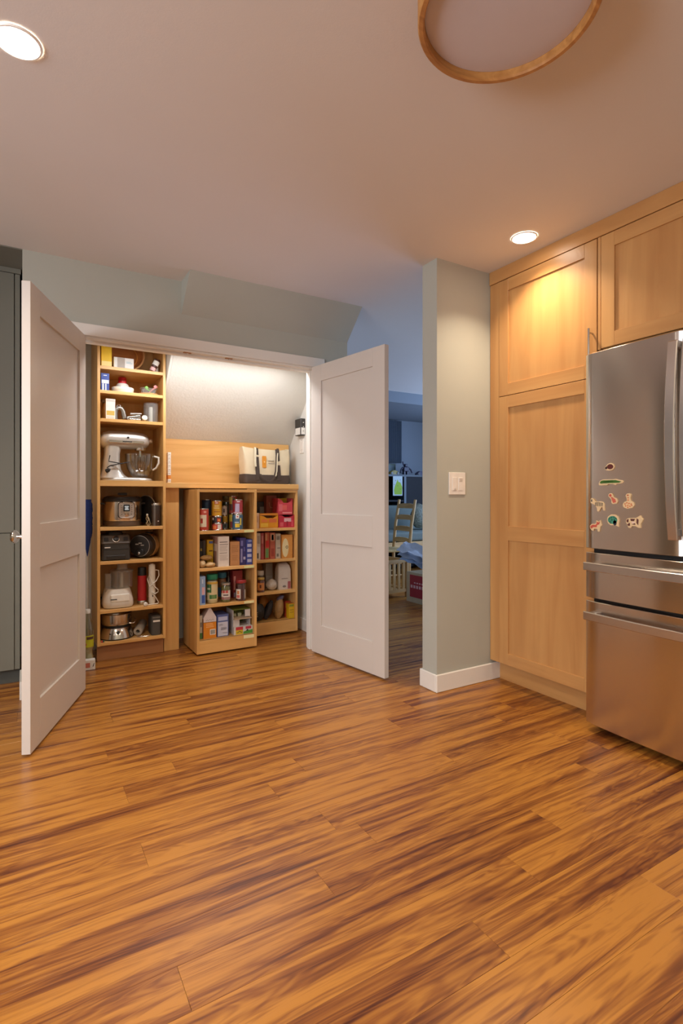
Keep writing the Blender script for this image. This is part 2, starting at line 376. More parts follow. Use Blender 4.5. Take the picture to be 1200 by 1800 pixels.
# ------------------------------------------------------------------ doors
def pantry_door(name, hinge, free, side, label, knob):
    """hinge/free: floor points of the visible face; side: +1 when the thickness lies to the left of hinge->free"""
    hx, hy = hinge; fx, fy = free; L = math.hypot(fx - hx, fy - hy); a = math.atan2(fy - hy, fx - hx)
    r = empty(name, (hx, hy, .012), a); struct(r, label); T = .035; Z = 1.998
    y0, y1 = (0, T) if side > 0 else (-T, 0)
    st = .108
    for xa, xb in ((0, st), (L - st, L)): MB().box(xa, xb, y0, y1, 0, Z).build('stile', WHITE, r, bevel=.0012)
    for za, zb in ((0, .198), (.775, .968), (1.885, Z)): MB().box(st, L - st, y0, y1, za, zb).build('rail', WHITE, r, bevel=.0008)
    for za, zb in ((.198, .775), (.968, 1.885)): MB().box(st - .004, L - st + .004, y0 + .010, y1 - .010, za - .004, zb + .004).build('panel', WHITE, r)
    for z in (.2, 1.0, 1.8): MB().lathe([(.006, -.045), (.006, .045)], 12, -.008, y1 if side > 0 else y0, z).build('hinge', CHROME, r)
    if knob:
        yo, s = (y1, 1) if side > 0 else (y0, -1)
        m4 = Matrix.Translation((L - .065, yo, .915)) @ Matrix.Rotation(-s * math.pi / 2, 4, 'X')
        k = MB().lathe([(.031, 0), (.031, .004), (.024, .008), (.010, .011), (.0095, .030), (.016, .036), (.026, .044), (.0285, .052), (.024, .061), (.012, .066), (.002, .067)], 28, M4=m4).build('knob', CHROME, r)
    return r
pantry_door('door_1', (.3073, 3.3388), (.0292, 2.6069), -1, 'white two panel shaker door with round knob beside grey cabinet', True)
pantry_door('door_2', (1.7501, 3.3421), (1.8535, 2.6058), 1, 'white two panel shaker door beside the dining room passage', False)

# ------------------------------------------------------------------ shaker fronts facing -x
def shaker_x(name, parent, xf, ya, yb, za, zb, rails=(), fw=.068, mat=None):
    """frame-and-panel door whose outer face is at x=xf, spanning ya<yb"""
    r = parent; T = .02; mz, my = MAPLE('z'), MAPLE('y')
    d = MB().box(xf + .009, xf + T, ya + fw - .004, yb - fw + .004, za + fw - .004, zb - fw + .004).build(name, mz, r)
    for a, b in ((ya, ya + fw), (yb - fw, yb)): MB().box(xf, xf + T, a, b, za, zb).build('stile', mz, d, bevel=.0012)
    zz = [(za, za + fw), (zb - fw, zb)] + list(rails)
    for a, b in zz: MB().box(xf, xf + T, ya + fw, yb - fw, a, b).build('rail', my, d, bevel=.0008)
    return d
XC = 2.4085
tc = tag(empty('tall_cabinet', (2.75, 1.95, 0)), 'tall honey maple pantry cabinet between pale wall and steel refrigerator', 'cabinet')
def rel(o, p): 
    o.parent = p; o.matrix_parent_inverse = Matrix.Translation(-Vector(p.location)); return o
def under(p, fn):
    """run fn(None) style builders in world space below an empty placed elsewhere"""
    before = set(bpy.data.objects); fn()
    for o in bpy.data.objects:
        if o not in before and o.parent is None: rel(o, p)
def f():
    MB().box(XC + .021, XR, 1.60, 2.2995, .125, 2.362).build('carcass', MAPLE('z'))
    MB().box(XC + .004, XC + .021, 2.229, 2.3, .122, 2.362).build('filler_strip', MAPLE('z'), bevel=.001)
    MB().box(2.485, 2.50, 1.60, 2.29, 0, .125).build('toe_kick', MAPLE('y'))
    d = shaker_x('upper_door', None, XC, 1.603, 2.227, 1.6865, 2.360)
    z1 = onX(1037, 577, XC - .03)[1]
    h = MB().tube([(XC - .033, 1.624, z1 - .19), (XC - .033, 1.624, z1)], .0055, 12).build('handle', CHROME, d)
    for zz in (z1 - .17, z1 - .02): MB().tube([(XC, 1.624, zz), (XC - .033, 1.624, zz)], .0045, 10).build('handle', CHROME, d)
    d = shaker_x('lower_door', None, XC, 1.603, 2.227, .1235, 1.6825, [(.845, .928)])
    MB().tube([(XC - .033, 1.624, 1.0), (XC - .033, 1.624, 1.19)], .0055, 12).build('handle', CHROME, d)
    for zz in (1.02, 1.17): MB().tube([(XC, 1.624, zz), (XC - .033, 1.624, zz)], .0045, 10).build('handle', CHROME, d)
under(tc, f)
fc = tag(empty('fridge_cabinet', (2.75, 1.1, 1.82)), 'honey maple wall cabinet hung above the steel refrigerator', 'cabinet')
def f():
    MB().box(XC + .021, XR, .62, 1.599, 1.815, 2.362).build('carcass', MAPLE('z'))
    MB().box(XC + .002, XC + .021, 1.584, 1.599, 1.815, 2.362).build('filler_strip', MAPLE('z'), bevel=.0008)
    shaker_x('cabinet_door', None, XC, 1.103, 1.581, 1.818, 2.360)
    shaker_x('cabinet_door', None, XC, .622, 1.100, 1.818, 2.360)
    MB().box(XC + .03, XR, .60, .62, 0, 2.362).build('side_panel', MAPLE('z'))
under(fc, f)
cr = MB().box(XC - .003, XC + .021, .60, 2.30, 2.3635, 2.4395).build('crown_board', MAPLE('y'), bevel=.001)
tag(cr, 'maple filler board running above the cabinet doors to the ceiling', 'trim board')

# ------------------------------------------------------------------ refrigerator
XF = 2.28
def sm(o):
    o.data.polygons.foreach_set('use_smooth', [True] * len(o.data.polygons)); o.data.set_sharp_from_angle(angle=math.radians(30)); return o
fg = tag(empty('refrigerator', (2.65, 1.125, 0)), 'stainless steel french door refrigerator with two drawers and animal magnets', 'refrigerator')
def bowed(ya, yb, za, zb, x=XF, yc=1.125, half=.455, bow=.016):
    n = 20; r0 = []
    for i in range(n + 1):
        y = yb + (ya - yb) * i / n; t = (y - yc) / half
        xx = x - bow * (1 - t * t)
        if ya - 1e-6 <= y <= yb + 1e-6:
            e = min(abs(y - ya), abs(yb - y)); xx += .010 * max(0, 1 - e / .012) ** 2
        r0.append((xx, y))
    r0 += [(x + .06, ya), (x + .06, yb)]
    return MB().prism(r0, 'z', za, zb)
def f():
    MB().box(XF + .066, 3.02, .68, 1.575, .03, 1.755).build('body', M('#55524f', .45, .6))
    MB().box(XF + .058, XF + .068, .69, 1.57, .03, 1.75).build('door_gasket', BLACK)
    MB().box(XF + .09, XF + .11, .69, 1.565, .008, .05).build('base_grille', BLACK)
    for y in (.75, 1.5): MB().lathe([(.02, 0), (.02, .03)], 14, XF + .2, y, 0).build('foot', BLACK)
    for ya, yb, hy in ((1.1275, 1.58, 1.153), (.67, 1.1225, 1.097)):
        d = bowed(ya, yb, .858, 1.768).build('fridge_door', STEEL, bevel=.0025); d.data.polygons.foreach_set('use_smooth', [True] * len(d.data.polygons)); d.data.set_sharp_from_angle(angle=math.radians(30))
        n = 14; pr = []
        for i in range(n + 1):
            z = .925 + (1.722 - .925) * i / n; t = (z - 1.3235) / .4; pr.append((XF - .058 - .028 * (1 - t * t), z))
        pr += [(x + .014, z) for x, z in reversed(pr)]
        sm(MB().prism([(x, z) for x, z in pr], 'y', hy - .019, hy + .019).build('handle', STEEL_H, d, bevel=.003))
        for z in (.94, 1.692): MB().box(XF - .050, XF - .004, hy - .016, hy + .016, z, z + .03).build('handle_mount', STEEL_H, d, bevel=.002)
    for za, zb, zh in ((.627, .839, .778), (.038, .612, .549)):
        d = bowed(.67, 1.58, za, zb).build('drawer_front', STEEL, bevel=.0025); d.data.polygons.foreach_set('use_smooth', [True] * len(d.data.polygons)); d.data.set_sharp_from_angle(angle=math.radians(30))
        n = 16; pr = []
        for i in range(n + 1):
            y = .692 + (1.558 - .692) * i / n; t = (y - 1.125) / .433; pr.append((XF - .046 - .026 * (1 - t * t), y))
        pr += [(x + .014, y) for x, y in reversed(pr)]
        sm(MB().prism(pr, 'z', zh - .019, zh + .019).build('handle', STEEL_H, d, bevel=.003))
        for y in (.70, 1.515): MB().box(XF - .036, XF - .002, y, y + .034, zh - .014, zh + .014).build('handle_mount', STEEL_H, d, bevel=.002)
under(fg, f)
def door_x(y):
    t = (y - 1.125) / .455; return XF - .016 * (1 - t * t)
# animal magnets: wooden cut-outs, outline in mm seen from the front (right of the viewer = -y)
TAN = M('#dcbf92', .5)
def magnet(u, v, outline, prints, label):
    y, z = onX(u, v, XF - .012); x = door_x(y) - .0012
    o = MB().prism([(-a / 740, b / 820) for a, b in outline], 'x', -.005, 0).build('animal_magnet', TAN, None, (x, y, z), bevel=.0006)
    tag(o, label, 'magnet', 'wooden animal magnets on the refrigerator')
    for pts, col in prints:
        MB().prism([(-a / 740, b / 820) for a, b in pts], 'x', -.0056, -.0049).build('print', M(col, .55), o)
    return o
def blob(pts): return pts
magnet(1071, 821, [(-18, -3), (-12, 4), (-6, 12), (4, 15), (14, 10), (18, 0), (14, -9), (6, -13), (-4, -13), (-12, -11)],
       [(ell(22, 19, 18, 3, 1), '#5e2018'), ([(-16, -3), (-9, 4), (-7, -6), (-12, -8)], '#2a1512')], 'brown hedgehog magnet above the green crocodile magnet')
magnet(1073, 847, [(-43, -6), (-38, 4), (-28, 9), (10, 9), (18, 11), (24, 8), (42, 4), (45, -1), (40, -6), (22, -8), (18, -12), (8, -8), (-8, -8), (-14, -13), (-24, -12), (-30, -13), (-41, -12)],
       [([(-38, -3), (-34, 4), (-26, 6), (18, 6), (38, 0), (30, -4), (-24, -5), (-34, -6)], '#3f6b22'), ([(-24, 1), (10, 3), (10, 1), (-24, -1)], '#5c8a34')], 'long green crocodile magnet on the refrigerator door')
zb = [(-27, 17), (-24, 22), (-19, 21), (-8, 9), (8, 10), (18, 8), (24, -2), (25, -24), (20, -24), (16, -10), (10, -16), (4, -28), (-2, -28), (-4, -14), (-12, -4), (-22, 2), (-27, 3)]
magnet(1050, 886, zb, [([(x, 8 - abs(x) * .2), (x + 2.4, 8 - abs(x) * .2), (x + 1, -8), (x - 1, -8)], '#3a3634') for x in (-9, -4, 1, 6, 11, 16)] + [([(-25, 15), (-21, 19), (-20, 9), (-24, 8)], '#3a3634')], 'cream zebra magnet with dark stripes')
magnet(1077, 877, [(-15, 16), (-10, 21), (-2, 20), (2, 12), (4, 6), (14, 2), (18, -8), (14, -17), (0, -19), (-5, -14), (-5, -4), (-10, 4), (-15, 8)],
       [(ell(9, 10, 12, -8, 13), '#c4553f'), ([(-6, 8), (0, 6), (10, -2), (12, -12), (2, -15), (-1, -8)], '#c8604a')], 'red long tailed animal magnet between zebra and spotted bird')
magnet(1105, 881, [(-5, 27), (4, 28), (9, 22), (7, 12), (9, 2), (18, -4), (20, -14), (13, -24), (-4, -27), (-16, -22), (-19, -13), (-14, -3), (-5, 1), (-6, 12), (-9, 20)],
       [(ell(6, 6, 10, -1, 21), '#b5562e')] + [(ell(5, 5, 8, a, b), '#c96a35') for a, b in ((-10, -10), (-4, -6), (3, -8), (10, -10), (-8, -17), (-1, -15), (6, -18), (12, -15), (-1, -22), (0, 4), (0, 12))], 'spotted orange long necked animal magnet')
magnet(1047, 924, [(-24, -2), (-16, 6), (-4, 6), (0, 12), (0, 20), (8, 15), (16, 22), (18, 12), (21, 2), (15, -2), (12, -22), (5, -22), (4, -12), (-8, -12), (-10, -20), (-17, -19), (-22, -12)],
       [([(-22, -4), (-14, 3), (-2, 3), (2, 8), (2, 16), (8, 12), (14, 17), (12, 6), (4, 2), (2, -6), (-10, -6), (-18, -13)], '#bf5440')], 'red fox magnet standing below the zebra magnet')
magnet(1078, 915, [(-22, 2), (-19, 14), (-8, 22), (6, 22), (17, 15), (21, 2), (19, -12), (20, -23), (14, -20), (6, -17), (-8, -18), (-19, -10)],
       [(ell(33, 29, 20, -2, 2), '#3f8a70'), (ell(12, 20, 14, 6, -8), '#26303f')] + [(ell(4, 4, 8, a, b), '#2a5c50') for a, b in ((-13, 6), (-10, -4), (-6, 11), (-4, 2), (3, 13), (10, 8), (-9, -10), (4, 5))], 'green peacock magnet with fanned tail')
magnet(1116, 918, [(-26, 10), (-18, 14), (4, 15), (12, 20), (18, 25), (22, 18), (28, 12), (24, 2), (20, -4), (20, -19), (13, -19), (4, -14), (-8, -14), (-12, -21), (-20, -20), (-24, -8), (-28, 0)],
       [([(-25, 8), (-18, 11), (-19, -2), (-25, 0)], '#5e2f25'), ([(-13, 12), (3, 12), (-1, 4), (-11, 4)], '#5e2f25'), ([(8, 14), (14, 10), (13, -10), (7, -2)], '#5e2f25'), ([(-23, -8), (-14, -2), (-14, -13), (-20, -14)], '#5e2f25'), ([(-8, -8), (2, -3), (4, -9)], '#5e2f25'), ([(-9, 2), (3, 2), (1, -3), (-7, -5)], '#e5c6b4')], 'cow magnet with brown and white patches')

# ------------------------------------------------------------------ ceiling lights, switch
def downlight(i, x, y, watts, beam, label):
    r = tag(empty('recessed_downlight', (x, y, H)), label, 'ceiling light', 'recessed ceiling downlights')
    MB().lathe([(.057, -.004), (.0585, -.0065), (.063, -.006), (.0655, -.001)], 40, closed=False).build('trim_ring', M('#efe9e0', .4), r)
    MB().lathe([(.001, -.004), (.058, -.004)], 36, closed=False).build('lens', M('#fff6e6', .5, emit=22.0), r)
    l = bpy.data.lights.new('downlight_bulb', 'AREA'); l.shape = 'DISK'; l.size = .10; l.energy = watts; l.color = WARM; l.spread = math.radians(beam)
    o = bpy.data.objects.new('downlight_bulb', l); COL.objects.link(o); o.parent = r; o.location = (0, 0, -.009)
    return r
dl = ['round recessed downlight in the ceiling over the doors with knob', 'round recessed downlight in the ceiling close to maple cabinets']
for i, (x, y, wt, bm_) in enumerate(DOWNLIGHTS):
    downlight(i, x, y, wt, bm_, dl[i] if i < 2 else 'added downlight out of view in the ceiling, brightening the kitchen')
r = tag(empty('drum_ceiling_light', (1.085, .975, H)), 'large flush drum ceiling light with oak rim and pale diffuser', 'ceiling light')
MB().lathe([(.213, -.0005), (.213, -.083), (.217, -.088), (.228, -.088), (.231, -.084), (.231, -.0005)], 72, closed=False).build('rim', wood('oak_rim', '#a06a34', '#c08a4c', 'x', .45, 3), r)
MB().lathe([(.001, -.070), (.15, -.069), (.2125, -.064)], 64, closed=False).build('diffuser', M('#c9c0c2', .55, var=.02), r)
xa, za = onY(788, 869.5, COLY); xb, zb_ = onY(816.5, 831, COLY)
r = tag(empty('light_switch', ((xa + xb) / 2, COLY, (za + zb_) / 2)), 'white double light switch plate on the pale wall end', 'switch')
w2, h2 = (xb - xa) / 2, (zb_ - za) / 2
MB().box(-w2, w2, -.006, 0, -h2, h2).build('plate', M('#e6dfd6', .35), r, bevel=.002, seg=2)
MB().box(-w2 * .62, -w2 * .08, -.0085, -.0055, -h2 * .62, h2 * .55).build('rocker', M('#e6dfd6', .35), r, bevel=.001)
MB().box(-w2 * .42, -w2 * .2, -.0105, -.008, -h2 * .55, -h2 * .42).build('slider', M('#cfc8be', .4), r, bevel=.0006)
MB().box(w2 * .12, w2 * .62, -.0085, -.0055, -h2 * .62, h2 * .55).build('rocker', M('#e6dfd6', .35), r, bevel=.001)
MB().box(w2 * .2, w2 * .54, -.0102, -.008, h2 * .2, h2 * .5).build('slider', M('#c4b9b0', .4), r, bevel=.0006)

# ------------------------------------------------------------------ grey cabinet at the left
gc = tag(empty('grey_cabinet', (-1.0, 3.95, 0)), 'tall matte grey green cabinet in the recess behind the white door', 'cabinet')
def f():
    Y = 3.66
    MB().box(-2.0, -.012, Y + .021, 4.28, .085, 2.40).build('carcass', GREEN)
    MB().box(-2.0, -.012, Y + .05, Y + .07, 0, .085).build('toe_kick', M('#4a4a44', .6))
    MB().box(-2.0, -.008, Y, Y + .02, 2.405, 2.433).build('top_filler', GREEN)
    xg = onY(25.5, 700, Y)[0]
    MB().box(xg + .002, -.012, Y + .003, Y + .021, .088, 2.402).build('filler_strip', GREEN, bevel=.001)
    zg = onY(20, 937, Y)[1]
    for a, b in ((zg + .002, 2.402), (.088, zg - .002)):
        MB().box(xg - .55, xg - .002, Y, Y + .02, a, b).build('cabinet_door', GREEN, bevel=.0015)
        MB().box(xg - 1.105, xg - .554, Y, Y + .02, a, b).build('cabinet_door', GREEN, bevel=.0015)
under(gc, f)

# ------------------------------------------------------------------ pantry shelving
def shelf_unit(name, label, x0, x1, yf, yb, z0, z1, tops, thick=.021, side=.018, toe=None, mid=None, face=None, tape=False):
    r = tag(empty(name, ((x0 + x1) / 2, (yf + yb) / 2, 0)), label, 'shelf unit')
    def f():
        for a, b in ((x0, x0 + side), (x1 - side, x1)): MB().box(a, b, yf, yb, z0, z1).build('side_panel', BIRCH('z'), bevel=.0008)
        MB().box(x0 + side, x1 - side, yb - .008, yb, z0, z1).build('back_panel', BIRCH('z'))
        MB().box(x0 + side, x1 - side, yf, yb - .008, z1 - .02, z1).build('top_panel', BIRCH('x'))
        for i, z in enumerate(tops):
            t = .038 if mid is not None and i == mid else thick
            o = MB().box(x0 + side, x1 - side, yf + (.0 if i == mid else .002), yb - .008, z - t, z).build('shelf', BIRCH('x'), bevel=.0008)
            if tape and i > 0 or (tape and i == 0):
                c = '#d9dc9c' if i < 2 else '#e6dca0'
                MB().box(x1 - side - .078, x1 - side - .004, yf + .0005, yf + .0018, z - t + .002, z - .002).build('label_tape', M(c, .6), o)
        if toe: MB().box(x0 + .004, x1 - .004, yf + .055, yf + .072, 0, toe).build('toe_kick', M('#a9754a', .5, var=.06, scale=8))
        if face:
            fb = MB().box(x0 + side, x1 - side, yf, yf + .016, z0, face).build('base_board', BIRCH('x'), bevel=.0008)
            if tape: MB().box(x1 - .10, x1 - .022, yf - .0006, yf, face - .026, face - .002).build('label_tape', M('#efe3b0', .6), fb)
    under(r, f)
    return r
YL, YP, YRU = 3.845, 3.66, 3.88
SL = [1.967, 1.806, 1.618, 1.207, .894, .668, .343, .131]
shelf_unit('pantry_shelves', 'tall birch shelf unit holding appliances inside the pantry', .423, .862, YL, 4.195, .108, 2.30, SL, mid=3, toe=.108)
SP = [.860, .602, .347, .103]
shelf_unit('pull_out_shelves', 'birch pull out shelf unit rolled forward from under the pantry counter', 1.029, 1.466, YP, 4.02, .012, 1.150, SP, face=.103, tape=True)
SR = [.851, .604, .352, .118]
shelf_unit('recessed_pull_out_shelves', 'birch pull out shelf unit pushed back under the counter beside the wall', 1.472, 1.904, YRU, 4.19, .02, 1.150, SR, face=.118)
o = MB().box(1.472, 1.906, YRU - .012, YRU + .004, 1.1515, 1.1592).build('counter_cleat', BIRCH('x'))
tag(o, 'thin birch strip under the counter edge above snack boxes', 'trim board')
o = MB().box(.864, .968, 3.905, 3.922, 0, 1.1595).build('filler_panel', BIRCH('z'), bevel=.001)
tag(o, 'narrow birch filler panel standing under the left counter end', 'panel')
o = MB().box(.8635, 1.905, 3.862, 4.198, 1.160, 1.197).build('pantry_counter', BIRCH('x'), bevel=.0015)
tag(o, 'birch pantry counter carrying the canvas tote bag', 'counter')
o = MB().box(.886, 1.96, 4.168, 4.181, 1.1975, 1.540).build('backsplash_panel', BIRCH('x'))
tag(o, 'wide birch backsplash panel behind the counter under the slope', 'panel')
# LED strip behind the head of the opening
r = tag(empty('led_strip', (1.3, Y_IN + .013, 2.03)), 'cool white LED strip light behind the head of the pantry opening', 'strip light')
MB().box(-.84, .47, -.007, .010, -.001, .008).build('channel', CHROME, r)
MB().box(-.845, .465, -.004, .008, -.0035, -.001).build('diffuser', M('#f4f6ff', .5, emit=14.0), r)
l = area('led_strip_light', (0, 0, 0), (0, 0, 0), 1.3, .02, 9.5, (.94, .95, .98)); l.parent = r; l.location = (-.19, .012, -.006); l.rotation_euler = (math.radians(14), 0, 0)

# ------------------------------------------------------------------ things on the shelves
LIML, LIMP, LIMR = (.4425, .8425), (1.0485, 1.4465), (1.4915, 1.8845)
def span(u0, u1, v, y, lim):
    a, b = onY(u0, v, y)[0], onY(u1, v, y)[0]
    return max(a, lim[0] + .001) if lim else a, min(b, lim[1] - .001) if lim else b
def carton(name, label, cat, u0, u1, vt, y, zb, dep, col, lim=None, prints=(), side=None, group=None, rough=.5, top=None, rz=0):
    x0, x1 = span(u0, u1, vt, y, lim); zt = onY((u0 + u1) / 2, vt, y)[1]; w, h = x1 - x0, zt - zb - .0005
    o = MB().box(-w / 2, w / 2, 0, dep, 0, h).build(name, M(col, rough), None, ((x0 + x1) / 2, y, zb + .0005), (0, 0, rz), bevel=.0008)
    tag(o, label, cat, group)
    for p in prints:
        a, b, c, d, m = p
        MB().box(-w / 2 + a * w, -w / 2 + b * w, -.0007, .0005, c * h, d * h).build('print', M(m, .55), o)
    if side:
        for c, d, e, f_, m in side: MB().box(-w / 2 - .0007, -w / 2 + .0005, c * dep, d * dep, e * h, f_ * h).build('print', M(m, .55), o)
    if top: MB().box(-w / 2, w / 2, 0, dep, h - .001, h + .0006).build('print', M(top, .55), o)
    return o
def text_lines(x0, x1, z0, z1, n, col='#55504a'):
    out = []
    for i in range(n):
        z = z1 - (z1 - z0) * (i + .5) / n; out.append((x0, x1 - (.15 * (x1 - x0) if i % 3 == 2 else 0), z - .012, z + .006, col))
    return out
def wrap(o, r, z0, z1, a0, a1, mat, rot0, name='label_print', n=10):
    """curved label on a cylinder; angles in degrees from the direction that faces the room, positive to the viewer's right"""
    vs = []; fs = []
    for i in range(n + 1):
        a = rot0 + math.radians(a0 + (a1 - a0) * i / n)
        for rr in (r, r + .0006):
            for z in (z0, z1): vs.append((rr * math.cos(a), rr * math.sin(a), z))
    for i in range(n):
        k = i * 4; fs += [(k + 2, k + 6, k + 7, k + 3), (k, k + 4, k + 5, k + 1), (k + 1, k + 3, k + 7, k + 5), (k, k + 2, k + 6, k + 4)]
    fs += [(0, 1, 3, 2), (n * 4, n * 4 + 2, n * 4 + 3, n * 4 + 1)]
    return MB().add(vs, fs, True).build(name, mat, o)
def round_pos(u0, u1, vt, y, zb, lim):
    x0, x1 = span(u0, u1, vt, y, None); rr = (x1 - x0) / 2 * .94
    cx = (x0 + x1) / 2
    if lim: cx = min(max(cx, lim[0] + rr + .001), lim[1] - rr - .001)
    zt = onY((u0 + u1) / 2, vt, y)[1]
    return cx, rr, zt - zb - .0005, math.atan2(-y, -cx)
def can(name, label, cat, u0, u1, vt, y, zb, col, lim=None, prints=(), group=None, metal_rim=True, rough=.4):
    cx, r, h, a = round_pos(u0, u1, vt, y, zb, lim)
    root = tag(empty(name, (cx, y, zb + .0005)), label, cat, group)
    MB().lathe([(r * .97, .003), (r * .98, .005), (r * .98, h - .005), (r * .97, h - .003)], 28).build('can_body', M(col, rough), root)
    if metal_rim:
        MB().lathe([(r * .93, 0), (r, .001), (r, .004), (r * .975, .005)], 28).build('rim', CHROME, root)
        MB().lathe([(r * .975, h - .005), (r, h - .004), (r, h), (r * .93, h), (r * .92, h - .003), (.001, h - .003)], 28).build('rim', CHROME, root)
    for z0, z1, a0, a1, c in prints: wrap(root, r * .98, z0 * h, z1 * h, a0, a1, M(c, .5), a)
    root['top'] = zb + h
    return root
def jar(name, label, cat, u0, u1, vt, y, zb, fill, lid, lim=None, prints=(), group=None, lidh=.2, neck=.8, glass=GLASS, filltop=.72):
    cx, r, h, a = round_pos(u0, u1, vt, y, zb, lim)
    root = tag(empty(name, (cx, y, zb + .0005)), label, cat, group); hl = h * (1 - lidh)
    MB().lathe([(r * .9, 0), (r, h * .03), (r, hl * .84), (r * neck, hl * .98), (r * neck, hl)], 28, closed=False).build('jar_glass', glass, root)
    MB().lathe([(r * .86, .002), (r * .96, h * .035), (r * .96, hl * .80), (r * neck * .94, hl * filltop / .72 * .93)], 24).build('contents', M(fill, .45), root)
    MB().lathe([(r * neck * 1.06, hl - .002), (r * neck * 1.1, hl), (r * neck * 1.1, h - .002), (r * neck * 1.04, h)], 28).build('lid', lid, root)
    for z0, z1, a0, a1, c in prints: wrap(root, r * 1.003, z0 * h, z1 * h, a0, a1, M(c, .5), a)
    return root

# ---- top shelf of the tall unit
y = 3.875
carton('cereal_box', 'plain yellow box standing at the end of the top pantry shelf', 'box', 178, 196.5, 600, y, SL[0], .06, '#f0c21c', LIML, prints=[(.02, .98, .0, .22, '#f3d98a')])
o = carton('small_carton', 'small white carton on the top shelf before the wooden bowl', 'box', 200, 235, 629, 3.90, SL[0], .05, '#ece8e2', LIML, prints=[(.18, .55, .02, .98, '#b9aca0'), (.62, .92, .55, .6, '#a9c3c9'), (.62, .86, .66, .7, '#a9c3c9')])
bx = tag(empty('wooden_bowl', (.605, 4.06, SL[0] + .001)), 'large wooden salad bowl leaning on edge on the top shelf', 'bowl')
tilt = Matrix.Translation((0, 0, .105)) @ Matrix.Rotation(math.radians(-4), 4, 'Y') @ Matrix.Rotation(math.radians(66), 4, 'X')
prof = [(.004, -.05), (.06, -.048), (.11, -.028), (.142, .0), (.150, .022)]
mb = MB(); full = prof + [(.141, .022), (.132, .002), (.10, -.022), (.05, -.040), (.004, -.041)]
bl = MB().lathe(full, 44, M4=Matrix.Scale(1.0, 4) @ Matrix.Rotation(math.radians(70), 4, 'X'), closed=False)
zmin = min(v[2] for v in bl.v) - .006; bl.v = [(a, b, c - zmin) for a, b, c in bl.v]
bl.build('bowl_body', wood('bowl_wood', '#a8602e', '#c97f45', 'x', .4, 1.5), bx)
m4 = Matrix.Rotation(math.radians(70), 4, 'X')
MB().tube([tuple(m4 @ Vector((.1465 * math.cos(2 * math.pi * i / 40), .1465 * math.sin(2 * math.pi * i / 40), .023)) + Vector((0, 0, -zmin))) for i in range(40)], .0075, 8, closed=True).build('bowl_rim', M('#d39a62', .4), bx)
MB().tube([tuple(m4 @ Vector((.105 * math.cos(2 * math.pi * i / 40), .105 * math.sin(2 * math.pi * i / 40), -.012)) + Vector((0, 0, -zmin))) for i in range(40)], .004, 8, closed=True).build('inner_ring', M('#d08a3c', .4), bx)
def spice(x, y, z, rx, rz, cap, body, label):
    r = tag(empty('spice_jar', (x, y, z)), label, 'jar', 'spice jars on the top shelf')
    r.rotation_euler = (rx[0], rx[1], rz)
    MB().lathe([(.019, 0), (.021, .003), (.021, .058), (.017, .066)], 20).build('jar_body', M(body, .3), r)
    MB().lathe([(.0195, .066), (.0195, .088), (.018, .09)], 20).build('lid', cap, r)
    MB().lathe([(.0214, .015), (.0214, .048)], 20, closed=False).build('label_print', PAPER, r)
    return r
spice(.818, 3.895, SL[0] + .094, (0, math.radians(205), 0), 0, M('#e8b8b4', .4), '#4a2a20', 'tilted brown spice jar with pink lid at end of top shelf')
spice(.812, 3.95, SL[0] + .001, (0, 0, 0), 0, CHROME, '#5b3524', 'upright spice jar with steel lid behind the tilted pink lidded jar')
# ---- second shelf
y = 3.875
carton('salt_carton', 'blue and white carton standing on the second pantry shelf', 'carton', 177.5, 192, 656, y, SL[1], .055, '#2c4594', LIML, prints=[(.08, .95, .42, .62, '#dfe3ea'), (.15, .34, .03, .4, '#dfe3ea'), (.5, .66, .03, .4, '#dfe3ea'), (.3, .7, .86, .9, '#dfe3ea')])
cx, r_, h_, a_ = round_pos(203, 227, 657, 4.035, SL[1], LIML); h_ = min(h_, .132)
r = tag(empty('sprinkle_bottle', (cx, 4.035, SL[1] + .0005)), 'white squat bottle with red lid behind a cream tin', 'bottle')
MB().lathe([(r_ * .9, 0), (r_, .004), (r_, h_ * .52), (r_ * .9, h_ * .62), (r_ * .66, h_ * .68)], 28).build('bottle_body', M('#efe9e0', .35), r)
MB().lathe([(r_ * .64, h_ * .68), (r_ * .66, h_ * .70), (r_ * .64, h_ * .98), (r_ * .6, h_)], 28).build('lid', M('#c4202c', .35), r)
wrap(r, r_ * 1.002, h_ * .45, h_ * .5, -50, -15, INK, a_); wrap(r, r_ * 1.002, h_ * .45, h_ * .5, 10, 50, M('#b03040'), a_)
cx, r_, h_, a_ = round_pos(195, 236, 676, 3.915, SL[1], LIML); h_ = .036
r = tag(empty('round_tin', (cx, 3.915, SL[1] + .0005)), 'low round cream tin on the second pantry shelf', 'tin')
MB().lathe([(r_ * .97, 0), (r_ * .98, .002), (r_ * .98, h_ * .7)], 36).build('tin_body', M('#e9ddc4', .4), r)
MB().lathe([(r_, h_ * .5), (r_, h_ * .94), (r_ * .97, h_), (.001, h_)], 36).build('lid', M('#efe5d0', .4), r)
bd = MB().lathe([(.068, 0), (.07, .003), (.07, .009), (.068, .011)], 36).build('round_board', wood('board_wood', '#b9814a', '#d09a60', 'x', .5), None, (.762, 3.925, SL[1] + .0005))
tag(bd, 'small round wooden board under the clear plastic tub', 'board')
r = tag(empty('plastic_tub', (.762, 3.925, SL[1] + .012)), 'clear plastic tub of child cutlery on the round board', 'tub')
MB().loft([[(x, y_, 0) for x, y_ in rrect(.085, .06, .012)], [(x, y_, .038) for x, y_ in rrect(.10, .07, .014)]], caps=False).build('tub_wall', PLASTIC, r)
